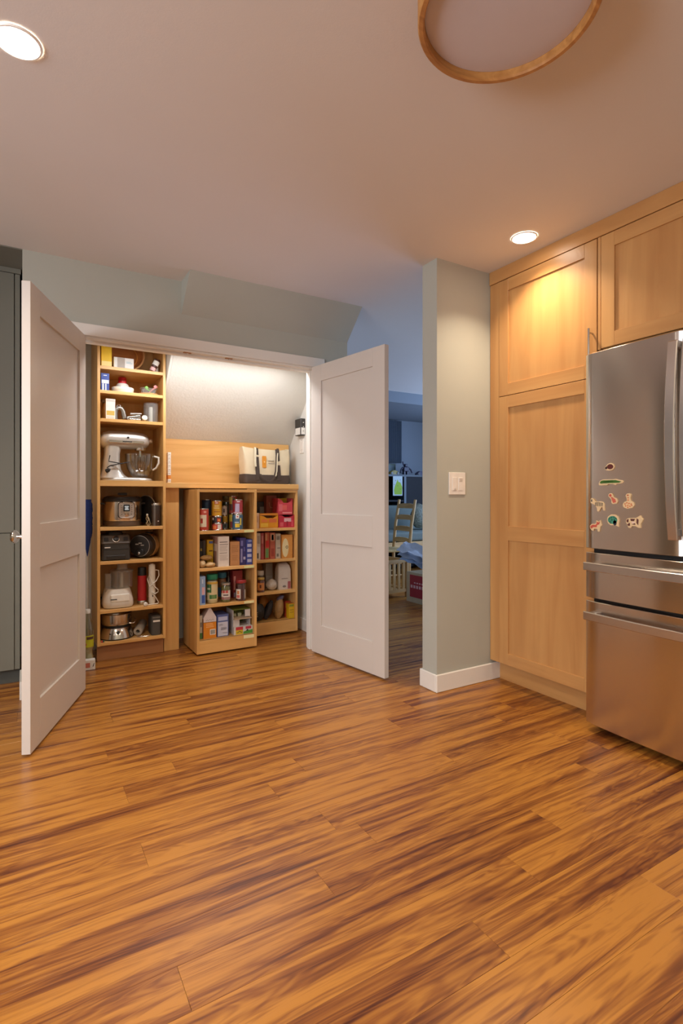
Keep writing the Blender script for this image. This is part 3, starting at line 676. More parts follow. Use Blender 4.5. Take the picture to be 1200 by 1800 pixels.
MB().loft([[(x, y_, .036) for x, y_ in rrect(.102, .072, .014)], [(x, y_, .036) for x, y_ in rrect(.112, .08, .016)], [(x, y_, .039) for x, y_ in rrect(.112, .08, .016)], [(x, y_, .039) for x, y_ in rrect(.102, .072, .014)]], caps=False).build('rim', PLASTIC, r)
MB().prism(rrect(.084, .059, .012), 'z', .0005, .003).build('tub_base', M('#d9c48a', .5), r)
def spoon(name, x0, x1, col, label):
    o = MB().tube([(x0[0], x0[1], x0[2]), ((x0[0] + x1[0]) / 2, (x0[1] + x1[1]) / 2, (x0[2] + x1[2]) / 2 + .003), x1], [.004, .005, .006], 8).loft(
        [[(x1[0] + .013 * c * math.cos(t), x1[1] - .002 + .004 * math.sin(t), x1[2] + dz) for t in [2 * math.pi * i / 10 for i in range(10)]] for c, dz in ((.35, -.005), (1, .002), (1, .010), (.4, .017))]).build(name, M(col, .4))
    return tag(o, label, 'spoon', 'child cutlery in the clear tub')
spoon('child_spoon', (.79, 3.935, SL[1] + .020), (.748, 3.925, SL[1] + .050), '#7cc83c', 'bright green plastic spoon standing in the clear tub')
spoon('child_fork', (.762, 3.915, SL[1] + .020), (.808, 3.92, SL[1] + .062), '#e58a86', 'pink plastic spoon sticking out of the clear tub')
# ---- third shelf
carton('grain_bag_box', 'white carton with yellow window on the third pantry shelf', 'carton', 186, 202.5, 701, 3.885, SL[2], .05, '#e6e0d6', LIML, prints=[(.08, .92, .20, .42, '#cfae54'), (.1, .9, .02, .16, '#d8cdb8'), (.05, .95, .86, .97, '#c9c2b6')])
jar('amber_jar', 'amber jar standing behind the white carton with yellow window', 'jar', 178, 193, 703, 3.975, SL[2], '#b8792f', M('#a9a49c', .4), LIML, lidh=.12, neck=.9)
r = tag(empty('grinder_attachment', (.572, 3.93, SL[2] + .0005)), 'grey metal grinder attachment with arched neck on third shelf', 'mixer attachment')
SV = M('#9d9890', .3, .85, .05)
MB().tube([(-.022, 0, .005), (-.026, 0, .04), (-.022, 0, .075), (-.006, 0, .09), (.012, 0, .086), (.022, 0, .07), (.028, 0, .04), (.034, 0, .018)], [.013, .013, .013, .014, .014, .014, .015, .015], 14).build('arched_neck', SV, r)
MB().tube([(-.02, 0, .088), (-.012, 0, .108), (.002, 0, .110), (.006, 0, .10)], .004, 8).build('thumb_screw', CHROME, r)
MB().lathe([(.02, 0), (.022, .004), (.016, .012)], 18, -.024, 0, 0).build('flange', SV, r)
r = tag(empty('pasta_roller', (.68, 3.90, SL[2] + .0005)), 'flat steel pasta roller attachment lying beside the clear canister', 'mixer attachment')
MB().box(-.062, .03, -.018, .03, .016, .04).build('roller_body', CHROME, r, rot=(0, math.radians(-12), 0), bevel=.005, seg=2)
MB().tube([(-.05, -.026, .0085), (.02, -.026, .0085)], .008, 12).build('roller', CHROME, r)
MB().tube([(-.045, -.012, .048), (.028, -.012, .052)], .007, 12).build('roller', SV, r)
MB().lathe([(.016, 0), (.018, .003), (.018, .028), (.006, .031)], 20, M4=Matrix.Translation((.046, -.006, .0185)) @ Matrix.Rotation(math.radians(75), 4, 'X')).build('drive_hub', M('#d8cdb8', .35, .2), r)
for i, z in enumerate((.0, .014)): pass
cx, r_, h_, a_ = round_pos(251, 279, 710, 3.915, SL[2], LIML)
r = tag(empty('clear_canister', (cx, 3.915, SL[2] + .0005)), 'clear plastic canister with white core on the third shelf', 'canister')
MB().lathe([(r_ * .9, 0), (r_ * .92, .003), (r_ * .95, h_ - .004), (r_, h_ - .003), (r_, h_)], 32, closed=False).build('canister_wall', PLASTIC, r)
MB().lathe([(.001, .001), (r_ * .9, .001)], 32, closed=False).build('canister_base', PLASTIC, r)
MB().lathe([(.016, .002), (.013, .006), (.013, h_ * .78), (.009, h_ * .82)], 20).build('core', M('#e4ded4', .4), r)
# ---- stand mixer
MX = M('#cbc4ba', .33, .5, .02)
r = tag(empty('stand_mixer', (.6265, 3.955, SL[3] + .0005)), 'silver stand mixer with glass bowl on the pantry shelf', 'stand mixer')
def oval(cx, w, d, z, n=28, k=.75): return [(cx + w / 2 * (abs(math.cos(t)) ** k) * (1 if math.cos(t) >= 0 else -1), d / 2 * (abs(math.sin(t)) ** k) * (1 if math.sin(t) >= 0 else -1), z) for t in [2 * math.pi * i / n for i in range(n)]]
MB().loft([oval(-.005, .335, .165, 0), oval(-.005, .338, .168, .008), oval(-.008, .326, .158, .018), oval(-.03, .26, .14, .023)]).build('foot_plate', MX, r)
MB().loft([oval(-.085, .19, .15, .018), oval(-.095, .15, .135, .04), oval(-.102, .12, .12, .075), oval(-.104, .106, .108, .13), oval(-.100, .100, .10, .185), oval(-.095, .11, .10, .225), oval(-.09, .13, .10, .25)]).build('column', MX, r)
def hring(x, ry, rz, zc, n=28): return [(x, ry * math.cos(t), zc + rz * math.sin(t)) for t in [2 * math.pi * i / n for i in range(n)]]
MB().loft([hring(-.178, .010, .010, .270), hring(-.172, .038, .036, .272), hring(-.155, .056, .053, .276), hring(-.12, .064, .061, .280), hring(-.03, .066, .062, .282), hring(.05, .064, .060, .282), hring(.10, .057, .054, .281), hring(.128, .043, .042, .279), hring(.142, .022, .022, .277), hring(.146, .008, .008, .276)]).build('motor_head', MX, r)
MB().box(-.128, .098, -.0672, -.058, .258, .274).build('trim_band', CHROME, r, bevel=.002)
MB().prism(rrect(.06, .007, .003), 'y', -.0682, -.0668).build('badge', INK, r, (-.01, 0, .267))
MB().lathe([(.008, 0), (.0075, .004), (.004, .006)], 16, M4=Matrix.Translation((-.005, -.0655, .296)) @ Matrix.Rotation(math.pi / 2, 4, 'X')).build('speed_knob', BLACK, r)
MB().lathe([(.014, 0), (.016, .004), (.016, .018), (.013, .022)], 18, M4=Matrix.Translation((.142, 0, .284)) @ Matrix.Rotation(math.pi / 2, 4, 'Y')).build('hub_cap', M('#d9d0c4', .3, .6), r)
MB().lathe([(.034, .212), (.036, .216), (.036, .232), (.03, .236)], 24, .085, 0, 0).build('planetary', CHROME, r)
MB().lathe([(.009, .17), (.009, .213)], 14, .085, 0, 0).build('shaft', CHROME, r)
for k in range(6):
    a = math.pi * k / 6; pts = []
    for i in range(13):
        t = math.pi * i / 12; rr = .034 * math.sin(t) ** .6 if 0 < i < 12 else .004
        pts.append((.085 + (rr if True else 0) * math.cos(a), rr * math.sin(a), .172 - .10 * (1 - math.cos(t)) / 2))
    MB().tube(pts, .0013, 6).build('whisk_wire', CHROME, r)
bw = MB().lathe([(.03, .024), (.045, .026), (.066, .045), (.088, .085), (.098, .13), (.102, .186), (.105, .188), (.1, .19), (.0965, .13), (.086, .086), (.064, .047), (.04, .03), (.001, .029)], 40, .085, 0, 0, closed=False).build('glass_bowl', GLASS, r)
MB().tube([(.170, -.052, .172), (.196, -.072, .164), (.196, -.074, .125), (.180, -.062, .09), (.160, -.05, .078)], [.007, .0075, .008, .007, .006], 10).build('bowl_handle', M('#e9e2d6', .25), bw)
MB().tube([(-.12, -.062, .17), (-.128, -.066, .13), (-.05, -.075, .115), (.0, -.078, .128)], .0035, 8).build('power_cord', BLACK, r)
MB().tube([(-.14, -.07, .085), (-.12, -.072, .10), (-.05, -.078, .116), (.005, -.08, .128)], .0035, 8).build('power_cord', BLACK, r)
MB().lathe([(.002, 0), (.013, .003), (.013, .025), (.004, .036)], 12, M4=Matrix.Translation((-.148, -.06, .06)) @ Matrix.Rotation(math.radians(60), 4, 'Y')).build('plug', BLACK, r)
# ---- pressure cooker
cx = .605; yc = 4.02; r = tag(empty('pressure_cooker', (cx, yc, SL[4] + .0005)), 'steel electric pressure cooker with grey control panel on the shelf', 'pressure cooker')
R = .128; aF = math.atan2(-yc, -cx)
PS = steel_mat('cooker_steel', '#d8cec2', .24, 'x')
MB().lathe([(R * .9, 0), (R * .96, .004), (R * .97, .035), (R * .96, .04)], 40).build('base_ring', M('#5a4534', .4), r)
MB().lathe([(R * .985, .038), (R, .042), (R, .165), (R * .985, .17)], 48).build('cooker_body', PS, r)
MB().lathe([(R * .99, .168), (R * 1.03, .172), (R * 1.03, .185), (R * .98, .19)], 40).build('rim', DARK, r)
ld = MB().lathe([(R * .98, .188), (R * .95, .198), (R * .8, .208), (R * .45, .214), (.001, .215)], 40).build('lid', DARK, r)
MB().lathe([(R * .82, .2055), (R * .80, .2095), (R * .5, .2155), (.001, .217)], 40).build('lid_disc', CHROME, ld)
MB().box(-.03, .03, -.012, .012, .2, .232).build('lid_handle', DARK, ld, bevel=.006, seg=2)
for s in (-1, 1): MB().box(s * R * 1.0 - .02, s * R * 1.0 + .02, -.03, .03, .150, .164).build('side_handle', DARK, r, bevel=.004)
def cyl_panel(w, h, zc, rr, t, mat, name, par, da=0, rad=.014):
    pts = rrect(w, h, rad, 5); vs = []; n = len(pts)
    for k in (rr, rr + t):
        for px_, pz_ in pts:
            a = aF + da + px_ / rr; vs.append((k * math.cos(a), k * math.sin(a), zc + pz_))
    c0 = len(vs); fs = [(i, (i + 1) % n, n + (i + 1) % n, n + i) for i in range(n)]
    fs.append(tuple(range(n, 2 * n))); fs.append(tuple(range(n))[::-1])
    return MB().add(vs, fs).build(name, mat, par)
pn = cyl_panel(.108, .112, .112, R - .001, .006, M('#3a332d', .4), 'control_panel', r, .20, .02)
p2 = cyl_panel(.100, .104, .112, R + .0045, .0025, M('#b0a294', .4, .3), 'control_face', pn, .20, .018)
cyl_panel(.04, .046, .127, R + .007, .0009, M('#22262a', .2), 'display', pn, .20, .003)
for k in range(3): cyl_panel(.026 - .005 * (k % 2), .006, .117 + .010 * k, R + .0079, .0004, M('#c8d4d8', .4, emit=.3), 'display_digits', pn, .20, .001)
for i in range(4):
    for s in (-1, 1): cyl_panel(.008, .0035, .142 - .014 * i, R + .007, .0006, M('#4c443c', .5), 'button_print', pn, .20 + s * .032 / R, .001)
for i in range(4): cyl_panel(.009, .004, .084, R + .007, .0006, M('#4c443c', .5), 'button_print', pn, .20 + (i - 1.5) * .02 / R, .001)
# lid leaning by the cooker, thermos
cx2 = .790
r = tag(empty('spare_lid', (.778, 4.07, SL[4] + .0005)), 'black domed lid with pale rim leaning beside the pressure cooker', 'lid')
m4 = Matrix.Translation((0, 0, .108)) @ Matrix.Rotation(math.radians(8), 4, 'X') @ Matrix.Rotation(math.radians(-62), 4, 'Z') @ Matrix.Rotation(math.pi / 2, 4, 'X')
MB().lathe([(.106, 0), (.1, .014), (.07, .026), (.001, .03)], 40, M4=m4 ).build('lid_dome', DARK, r)
MB().lathe([(.099, -.002), (.107, -.002), (.107, .004), (.099, .004)], 40, M4=m4, closed=False).build('lid_rim', M('#c9bda8', .4), r)
r = tag(empty('cable_bundle', (.748, 3.90, SL[4] + .0005)), 'small bundle of tan power cable in front of black lid', 'cable')
MB().tube([(0, 0, .075), (.008, -.004, .04), (-.006, 0, .02), (.004, .004, .004), (.016, .0, .004)], .0028, 8).build('cable', M('#c8b48e', .5), r)
MB().tube([(0, 0, .075), (-.008, .002, .05), (.006, .004, .022), (.012, 0, .004)], .0025, 8).build('cable', M('#b09468', .5), r)
MB().tube([(.002, 0, .07), (.014, -.002, .045), (.02, .0, .01)], .0022, 8).build('cable', M('#d4c4a0', .5), r)
MB().box(-.006, .006, -.005, .005, .07, .084).build('cable_tie', M('#d9cdb4', .5), r, bevel=.002)
cx, r_, h_, a_ = round_pos(263, 282, 884, 3.90, SL[4], LIML); cx = .8085
r = tag(empty('coffee_canister', (cx, 3.90, SL[4] + .0005)), 'tall smoked canister with steel lid beside the cable bundle', 'canister')
r_ = .032
MB().lathe([(r_ * .96, 0), (r_, .003), (r_, h_ * .9)], 28).build('canister_body', M('#4d423c', .18, .3), r)
MB().lathe([(r_ * 1.01, h_ * .9), (r_ * 1.02, h_ * .97), (r_ * .96, h_)], 28).build('lid', CHROME, r)
wrap(r, r_, .0, h_ * .9, -32, -8, M('#7c736b', .2, .5), a_, 'stripe'); wrap(r, r_, .03, .036, 18, 34, PAPER, a_)
# ---- blender base and drum grinder
r = tag(empty('blender_base', (.5425, 3.945, SL[5] + .0005)), 'black blender base with round dial on the pantry shelf', 'blender'); r.scale = (.955, 1, 1)
def rr3(w, d, z, cy=0, rad=.02): return [(x, y_ + cy, z) for x, y_ in rrect(w, d, rad)]
MB().loft([rr3(.196, .15, .006), rr3(.192, .15, .03), rr3(.186, .146, .10), rr3(.182, .142, .125)]).build('body', M('#35312e', .42), r)
MB().loft([rr3(.196, .152, .113, -.001), rr3(.198, .154, .118, -.001), rr3(.188, .13, .166, .012), rr3(.17, .11, .172, .018)]).build('control_head', M('#5d564f', .35, .2), r)
al = math.atan2(.024 * .5 + .013, .048)
m4 = Matrix.Translation((0, -.0665, .143)) @ Matrix.Rotation(math.pi / 2 - al, 4, 'X')
MB().lathe([(.024, 0), (.024, .003), (.0225, .004)], 28, M4=m4).build('dial_ring', CHROME, r)
MB().lathe([(.0195, .003), (.018, .016), (.014, .018)], 28, M4=m4).build('dial', BLACK, r)
for s in (-1, 1):
    MB().prism([(s * .064 + a, b) for a, b in rrect(.028, .024, .003)], 'y', -.008, .004).build('switch', BLACK, r, (0, -.066, .143), (-al, 0, 0))
MB().box(-.075, -.037, -.0755, -.0735, .086, .092).build('badge', PAPER, r)
MB().box(-.09, .09, -.0757, -.0735, .074, .0765).build('seam', BLACK, r)
MB().box(-.062, .062, -.0768, -.0735, .012, .034).build('vent', M('#26221f', .5), r, bevel=.002)
for s in (-1, 1): MB().lathe([(.012, 0), (.012, .006)], 12, s * .08, -.055, 0).build('foot', BLACK, r)
MB().loft([rr3(.11, .09, .17, .02), rr3(.10, .08, .19, .02)]).build('jar_socket', BLACK, r)
r = tag(empty('drum_appliance', (.7415, 3.96, SL[5] + .0005)), 'black and steel drum shaped appliance lying on its side', 'appliance')
ax = Matrix.Translation((0, 0, .0870)) @ Matrix.Rotation(math.radians(-38), 4, 'Z') @ Matrix.Rotation(math.pi / 2, 4, 'X')
MB().lathe([(.05, .068), (.072, .066), (.080, .054), (.083, .03), (.083, -.002)], 40, M4=ax).build('front_shell', M('#2b2725', .35), r)
MB().lathe([(.0835, -.002), (.0865, -.006), (.0865, -.05), (.081, -.054)], 40, M4=ax).build('steel_band', PS, r)
MB().lathe([(.07, .0655), (.073, .0655), (.073, .069), (.07, .069)], 36, M4=ax, closed=False).build('front_ring', CHROME, r)
MB().prism([(x, y_ - .045) for x, y_ in rrect(.066, .05, .02)], 'y', -.0775, -.05).build('control_pod', BLACK, r, (0, 0, .0870), (0, 0, math.radians(-38)), bevel=.004)
MB().lathe([(.011, 0), (.01, .006), (.004, .008)], 16, M4=Matrix.Translation((0, 0, .0870)) @ Matrix.Rotation(math.radians(-38), 4, 'Z') @ Matrix.Translation((0, -.0775, -.048)) @ Matrix.Rotation(math.pi / 2, 4, 'X')).build('knob', CHROME, r)
for k, (xx, zz) in enumerate(((-.02, .012), (.004, .02), (.02, .006))):
    MB().box(xx - .011, xx + .011, -.0705, -.064, zz - .0035, zz + .0035).build('badge', M('#b7b2aa', .4), r, (0, 0, .0870), (0, 0, math.radians(-38)))
MB().box(-.02, .02, .0, .04, .160, .178).build('carry_handle', BLACK, r, (.02, 0, -.0), (0, 0, math.radians(-38)), bevel=.004)
# ---- food processor, thermos, hand blender
r = tag(empty('food_processor', (.562, 3.955, SL[6] + .0005)), 'white food processor with clear bowl on the lower pantry shelf', 'food processor')
FP = M('#d8cfc2', .35, var=.03)
MB().loft([rr3(.185, .165, .004, 0, .05), rr3(.198, .178, .02, 0, .055), rr3(.195, .172, .05, 0, .055), rr3(.182, .16, .085, .004, .055), rr3(.165, .150, .118, .008, .055), rr3(.155, .14, .128, .008, .05)]).build('motor_base', FP, r)
MB().box(-.055, .065, -.0935, -.078, .035, .088).build('front_badge', M('#ece5d8', .35), r, rot=(math.radians(-5), 0, 0), bevel=.012, seg=3)
MB().box(-.055, -.015, -.0965, -.09, .052, .058).build('print', INK, r, rot=(math.radians(-5), 0, 0))
MB().lathe([(.066, .129), (.07, .133), (.073, .235), (.076, .239)], 36, .028, .008, 0, closed=False).build('bowl', PLASTIC, r)
MB().lathe([(.012, .129), (.011, .23)], 14, .028, .008, 0).build('spindle', M('#cfc6ba', .4), r)
MB().lathe([(.077, .238), (.077, .248), (.06, .254), (.001, .256)], 36, .028, .008, 0, closed=False).build('lid', PLASTIC, r)
MB().loft([[(.03 + a, -.0 + b, z) for a, b in rrect(.07, .05, .02)] for z in (.252, .292)], caps=False).build('feed_tube', PLASTIC, r)
MB().loft([[(-.062 + a, -.02 + b, z) for a, b in rrect(.04, .045, .012)] for z in (.10, .232)], caps=True).build('handle_column', PLASTIC, r)
for i, (rr_, z) in enumerate(((.062, 0), (.06, .012), (.058, .024))):
    o = MB().lathe([(rr_ * .55, .0), (rr_, .03), (rr_ + .003, .032), (rr_ - .002, .031), (rr_ * .52, .003), (.001, .003)], 30, closed=False).build('steel_bowl', CHROME, None, (.512, 4.112, SL[6] + .001 + z))
    tag(o, ['steel mixing bowl at the bottom of stack behind food processor', 'steel mixing bowl in middle of stack behind food processor', 'steel mixing bowl on top of stack behind food processor'][i], 'bowl', 'steel bowls behind the food processor')
cx, r_, h_, a_ = round_pos(241, 258, 997, 3.96, SL[6], LIML)
r = tag(empty('red_grinder', (cx, 3.96, SL[6] + .0005)), 'red cylindrical grinder with black lid and chrome foot', 'grinder')
MB().lathe([(r_ * 1.05, 0), (r_ * 1.1, .004), (r_ * 1.05, .02), (r_, .026)], 28).build('foot', CHROME, r)
MB().lathe([(r_, .026), (r_, h_ * .78)], 28).build('body', M('#b8262a', .3), r)
MB().lathe([(r_ * .98, h_ * .78), (r_ * .95, h_ * .97), (r_ * .88, h_)], 28).build('lid', BLACK, r)
cx, r_, h_, a_ = round_pos(260.5, 273.5, 992, 3.905, SL[6], LIML)
r = tag(empty('hand_blender', (cx, 3.905, SL[6] + .0005)), 'white stick hand blender standing with its looped cord', 'hand blender')
MB().lathe([(r_ * .7, 0), (r_ * .8, .006), (r_ * .98, .02), (r_, .06), (r_ * .96, h_ * .92), (r_ * .9, h_)], 24).build('body', M('#e2dccf', .35), r)
MB().lathe([(r_ * .8, h_), (r_ * .8, h_ + .006)], 20).build('top_button', CHROME, r)
MB().box(-.003, .003, -r_ - .001, -r_ + .004, .055, .075).build('switch', DARK, r)
MB().tube([(a * 1.25 if a > 0 else a * 1.1, b_, c) for a, b_, c in [(.018, -.008, .24), (.034, -.01, .235), (.036, -.012, .20), (.018, -.027, .165), (-.02, -.03, .13), (-.032, -.02, .18), (-.022, -.026, .215), (0, -.03, .14), (.03, -.02, .10), (.032, -.01, .085), (.01, -.028, .075), (-.012, -.028, .09), (.016, -.026, .05), (.034, -.012, .012), (.026, -.028, .006), (-.03, -.03, .004), (-.05, -.032, .008)]], .0035, 8).build('cord', M('#e6dfd2', .45), r)
MB().lathe([(.006, 0), (.013, .004), (.014, .018), (.008, .024)], 14, M4=Matrix.Translation((-.052, -.036, .0145)) @ Matrix.Rotation(math.pi / 2, 4, 'X')).build('plug', M('#e9e2d6', .45), r)
# ---- bottom shelf of the tall unit
r = tag(empty('steel_cooker', (.558, 3.965, SL[7] + .0005)), 'polished steel cooker with black knob on the lowest pantry shelf', 'cooker')
MB().lathe([(.108, 0), (.112, .003), (.112, .008)], 40).build('foot_ring', BLACK, r)
MB().lathe([(.111, .007), (.106, .03), (.092, .075), (.088, .078)], 44).build('base', CHROME, r)
MB().lathe([(.088, .077), (.092, .082), (.086, .088)], 40).build('collar', BLACK, r)
MB().lathe([(.082, .087), (.094, .096), (.098, .11), (.098, .165), (.102, .168), (.098, .170), (.095, .166), (.09, .11), (.001, .1)], 44, closed=False).build('pot', CHROME, r)
af = math.atan2(-3.965, -.543) + .1
MB().lathe([(.011, 0), (.0105, .012), (.008, .014)], 18, M4=Matrix.Translation((.099 * math.cos(af), .099 * math.sin(af), .05)) @ Matrix.Rotation(af, 4, 'Z') @ Matrix.Rotation(math.radians(76), 4, 'Y')).build('knob', BLACK, r)
wrap(r, .1028, .04, .046, -26, -20, BLACK, af - .1, 'indicator')
MB().tube([(.07, -.068, .10), (.10, -.07, .098), (.118, -.05, .115), (.112, -.03, .13)], .005, 8).build('handle', CHROME, r)
r = tag(empty('parchment_roll', (.70, 3.945, SL[7] + .0005)), 'grey paper roll with open core beside the steel cooker', 'roll')
ax = Matrix.Translation((0, 0, .052)) @ Matrix.Rotation(math.radians(-22), 4, 'Z') @ Matrix.Rotation(math.radians(98), 4, 'X')
mbb = MB().lathe([(.013, .03), (.028, .03), (.03, .026), (.03, -.13), (.028, -.134), (.013, -.134), (.013, .03)], 28, M4=ax, closed=False)
zz = min(v[2] for v in mbb.v); mbb.v = [(a, b, c - zz) for a, b, c in mbb.v]
mbb.build('roll_body', M('#b3aba0', .5), r)
r = tag(empty('steel_tongs', (.716, 3.866, SL[7] + .0005)), 'small steel tongs lying in front of the paper roll', 'tongs')
MB().tube([(-.04, .012, .0045), (-.02, .008, .0045), (.02, -.002, .0045), (.04, -.004, .0045)], .004, 8).build('arm', CHROME, r)
MB().tube([(-.04, .012, .0045), (-.03, .0, .0045), (.0, -.008, .0045), (.024, -.012, .0045)], .004, 8).build('arm', CHROME, r)
r = tag(empty('tool_case', (.803, 3.925, SL[7] + .0005)), 'dark grey rounded case with white emblem on lowest shelf', 'case')
MB().loft([[(x, z, 0 + yy) for x, z in rrect(.066, .12, .014)] for yy in (0, .135)]).build('case_body', M('#4b4844', .45), r, bevel=.004)
MB().box(-.022, .024, -.0605, -.059, .093, .105).build('emblem', PAPER, r)
MB().box(-.025, .027, -.0612, -.059, .121, .127).build('clasp', M('#8b8781', .4, .4), r)
for (dx, dz, c_, lb) in ((0, 0, '#c83a3a', 'red'), (.012, 0, '#2f5a48', 'green')):
    o = MB().lathe([(.003, 0), (.0055, .003), (.0055, .01), (.002, .013)], 12).build('bottle_stopper', M(c_, .4), None, (.452 + dx * .9, 3.853 + dx * .4, SL[7] + .0005))
    tag(o, 'tiny %s bottle stopper at the front corner of lowest shelf' % lb, 'stopper')
# ---- left gap of the pantry: duster, spray bottle, bottle, box
r = tag(empty('blue_duster', (.372, 3.93, 0)), 'blue chenille duster mop on a white pole behind the door', 'mop')
MB().tube([(0, .02, .002), (0, .02, 1.0)], .010, 12).build('pole', M('#d8d4cc', .4), r)
mbx = MB(); rings = []
for i in range(26):
    t = i / 25; z = .70 + .38 * t; wv = (.030 * min(1, (t + .02) * 2.2) * (1 if t < .93 else .75))
    rings.append([(wv * (1 + .12 * math.sin(9 * q + i * 2.3)) * math.cos(q), .022 * (1 + .12 * math.sin(7 * q + i)) * math.sin(q) * wv / .03, z) for q in [2 * math.pi * j / 20 for j in range(20)]])
mbx.loft(rings).build('mop_head', M('#2f4796', .9, var=.5, scale=160, bump=1.0, bscale=260), r)
r = tag(empty('spray_bottle', (.372, 3.90, 0)), 'clear cleaner bottle with yellow green label standing behind the duster', 'bottle')
r.location = (.365, 3.83, 0.001)
MB().lathe([(.034, 0), (.036, .004), (.036, .06), (.030, .075), (.030, .10), (.0355, .12), (.036, .24), (.03, .275), (.016, .31), (.014, .34)], 28, closed=False).build('bottle_body', glass_mat('bottle_pet', '#d8d8c4', .2), r)
MB().lathe([(.030, .002), (.033, .005), (.033, .058), (.027, .075), (.027, .10), (.0325, .12), (.033, .15)], 24).build('contents', M('#d3c8ae', .5), r)
MB().lathe([(.016, .34), (.016, .36), (.013, .365)], 18).build('cap', M('#d9d5cb', .4), r)
wrap(r, .0362, .125, .20, -70, 70, M('#b6b41e', .5), math.atan2(-3.8, -.36)); wrap(r, .0366, .175, .192, -10, 60, M('#4b2b22', .5), math.atan2(-3.8, -.36)); wrap(r, .0366, .138, .15, -40, -12, M('#b4402a', .5), math.atan2(-3.8, -.36))
r = MB().box(-.05, .05, 0, .05, 0, .06).build('floor_carton', M('#e6e0d8', .5), None, (.348, 3.725, .0008), (0, 0, math.radians(-4)), bevel=.001)
tag(r, 'small white printed carton on the floor beside tall shelves', 'box')
MB().box(-.02, .02, -.0006, .0004, .015, .045).build('print', M('#c8705c', .5), r)
MB().prism([(.034, .018), (.040, .02), (.046, .044), (.040, .036)], 'y', -.0006, .0004).build('print', INK, r)
# ------------------------------------------------------------------ counter top: tote bag and stack of little boxes
TB = (1.682, 4.03, 1.1975)
r = tag(empty('tote_bag', TB, math.radians(6)), 'cream canvas tote bag with charcoal base and straps on counter', 'bag'); r.scale = (1.0, 1.0, 1.05)
CAN = M('#d9c8a8', .9, var=.08, scale=18, bump=.3, bscale=500); CHA = M('#4c4039', .9, var=.12, scale=20, bump=.3, bscale=500)
def bagring(w, d, z, wob=0, k=.35):
    n = 48; out = []
    for i in range(n):
        t = 2 * math.pi * i / n; c, s_ = math.cos(t), math.sin(t)
        x = w / 2 * (abs(c) ** k) * (1 if c >= 0 else -1); yy = d / 2 * (abs(s_) ** k) * (1 if s_ >= 0 else -1)
        out.append((x + .004 * wob * math.sin(3 * t + z * 20), yy + .006 * wob * math.sin(5 * t + z * 30), z + .007 * wob * math.sin(2 * t + 1.0)))
    return out
MB().loft([bagring(.40, .15, .066), bagring(.405, .148, .10, .4), bagring(.415, .14, .16, .7), bagring(.425, .115, .22, 1), bagring(.432, .09, .272, 1.3), bagring(.422, .082, .270, 1.3), bagring(.41, .11, .2, .8), bagring(.39, .13, .10)], caps=True).build('canvas_body', CAN, r)
MB().loft([bagring(.385, .145, 0), bagring(.405, .158, .008, .3), bagring(.412, .160, .04, .6), bagring(.407, .155, .072, .4)], caps=True).build('base_panel', CHA, r)
def strip(path, wd, mat, name, th=.003):
    """flat strap: path of (x, y, z) centre points, width along x"""
    n = len(path); vs = []; fs = []
    for x, yy, z in path:
        for dx in (-wd / 2, wd / 2):
            for dy in (0, -th): vs.append((x + dx, yy + dy, z))
    for i in range(n - 1):
        k = i * 4; fs += [(k, k + 4, k + 6, k + 2), (k + 1, k + 3, k + 7, k + 5), (k, k + 1, k + 5, k + 4), (k + 2, k + 6, k + 7, k + 3)]
    fs += [(0, 2, 3, 1), (n * 4 - 4, n * 4 - 3, n * 4 - 1, n * 4 - 2)]
    return MB().add(vs, fs, True).build(name, mat, r)
fy = lambda z: -(.079 - .030 * max(0, (z - .07)) / .2) - .002
for x in (-.105, .085): strip([(x, fy(z), z) for z in (.03, .07, .12, .17, .22, .27)], .034, CHA, 'strap')
strip([(-.105, -.052, .272), (-.12, -.060, .276), (-.122, -.07, .25), (-.128, -.080, .20), (-.131, -.085, .16), (-.129, -.088, .13)], .018, M('#d8cbae', .9), 'strap_lining')
strip([(-.095, -.096, .075), (-.06, -.098, .04), (-.02, -.099, .022), (.01, -.099, .03), (.035, -.098, .055), (.05, -.094, .10), (.06, -.086, .16), (.066, -.078, .21), (.075, -.07, .25), (.085, -.06, .276)], .02, CHA, 'strap')
strip([(.044, -.0985, .06), (.056, -.0965, .10), (.064, -.0885, .16), (.070, -.0805, .21), (.078, -.0725, .24)], .010, M('#d8cbae', .9), 'strap_lining')
MB().prism(rrect(.034, .088, .005), 'y', -.0745, -.066).build('leather_tag', M('#d98f2c', .5), r, (-.043, 0, .168))
MB().prism(ell(.012, .014, 14), 'y', -.0752, -.074).build('tag_emblem', M('#ecc07a', .5), r, (-.043, 0, .168))
for i in range(2):
    for j in range(6): MB().box(-.006 + .0095 * j, -.0005 + .0095 * j, -.0738, -.066, .176 - .02 * i, .183 - .02 * i).build('print', M('#b5aa98', .7), r)
ub = onY(297.5, 800, 3.90)[0]
for i in range(8):
    c = '#dc8a3c' if i == 1 else '#ece6dc'
    o = MB().box(0, .022, 0, .05, 0, .0265).build('tiny_box', M(c, .5), None, (.8885, 3.90, 1.1977 + .0272 * i), bevel=.0015)
    tag(o, 'tiny orange box low in the white stack beside tall shelves' if i == 1 else 'tiny white box stacked on counter beside the tall shelves', 'box', 'stack of tiny boxes on the counter')
    if i != 1: MB().box(.004, .018, -.0006, .0004, .010, .014).build('print', M('#b9a88e', .5), o)
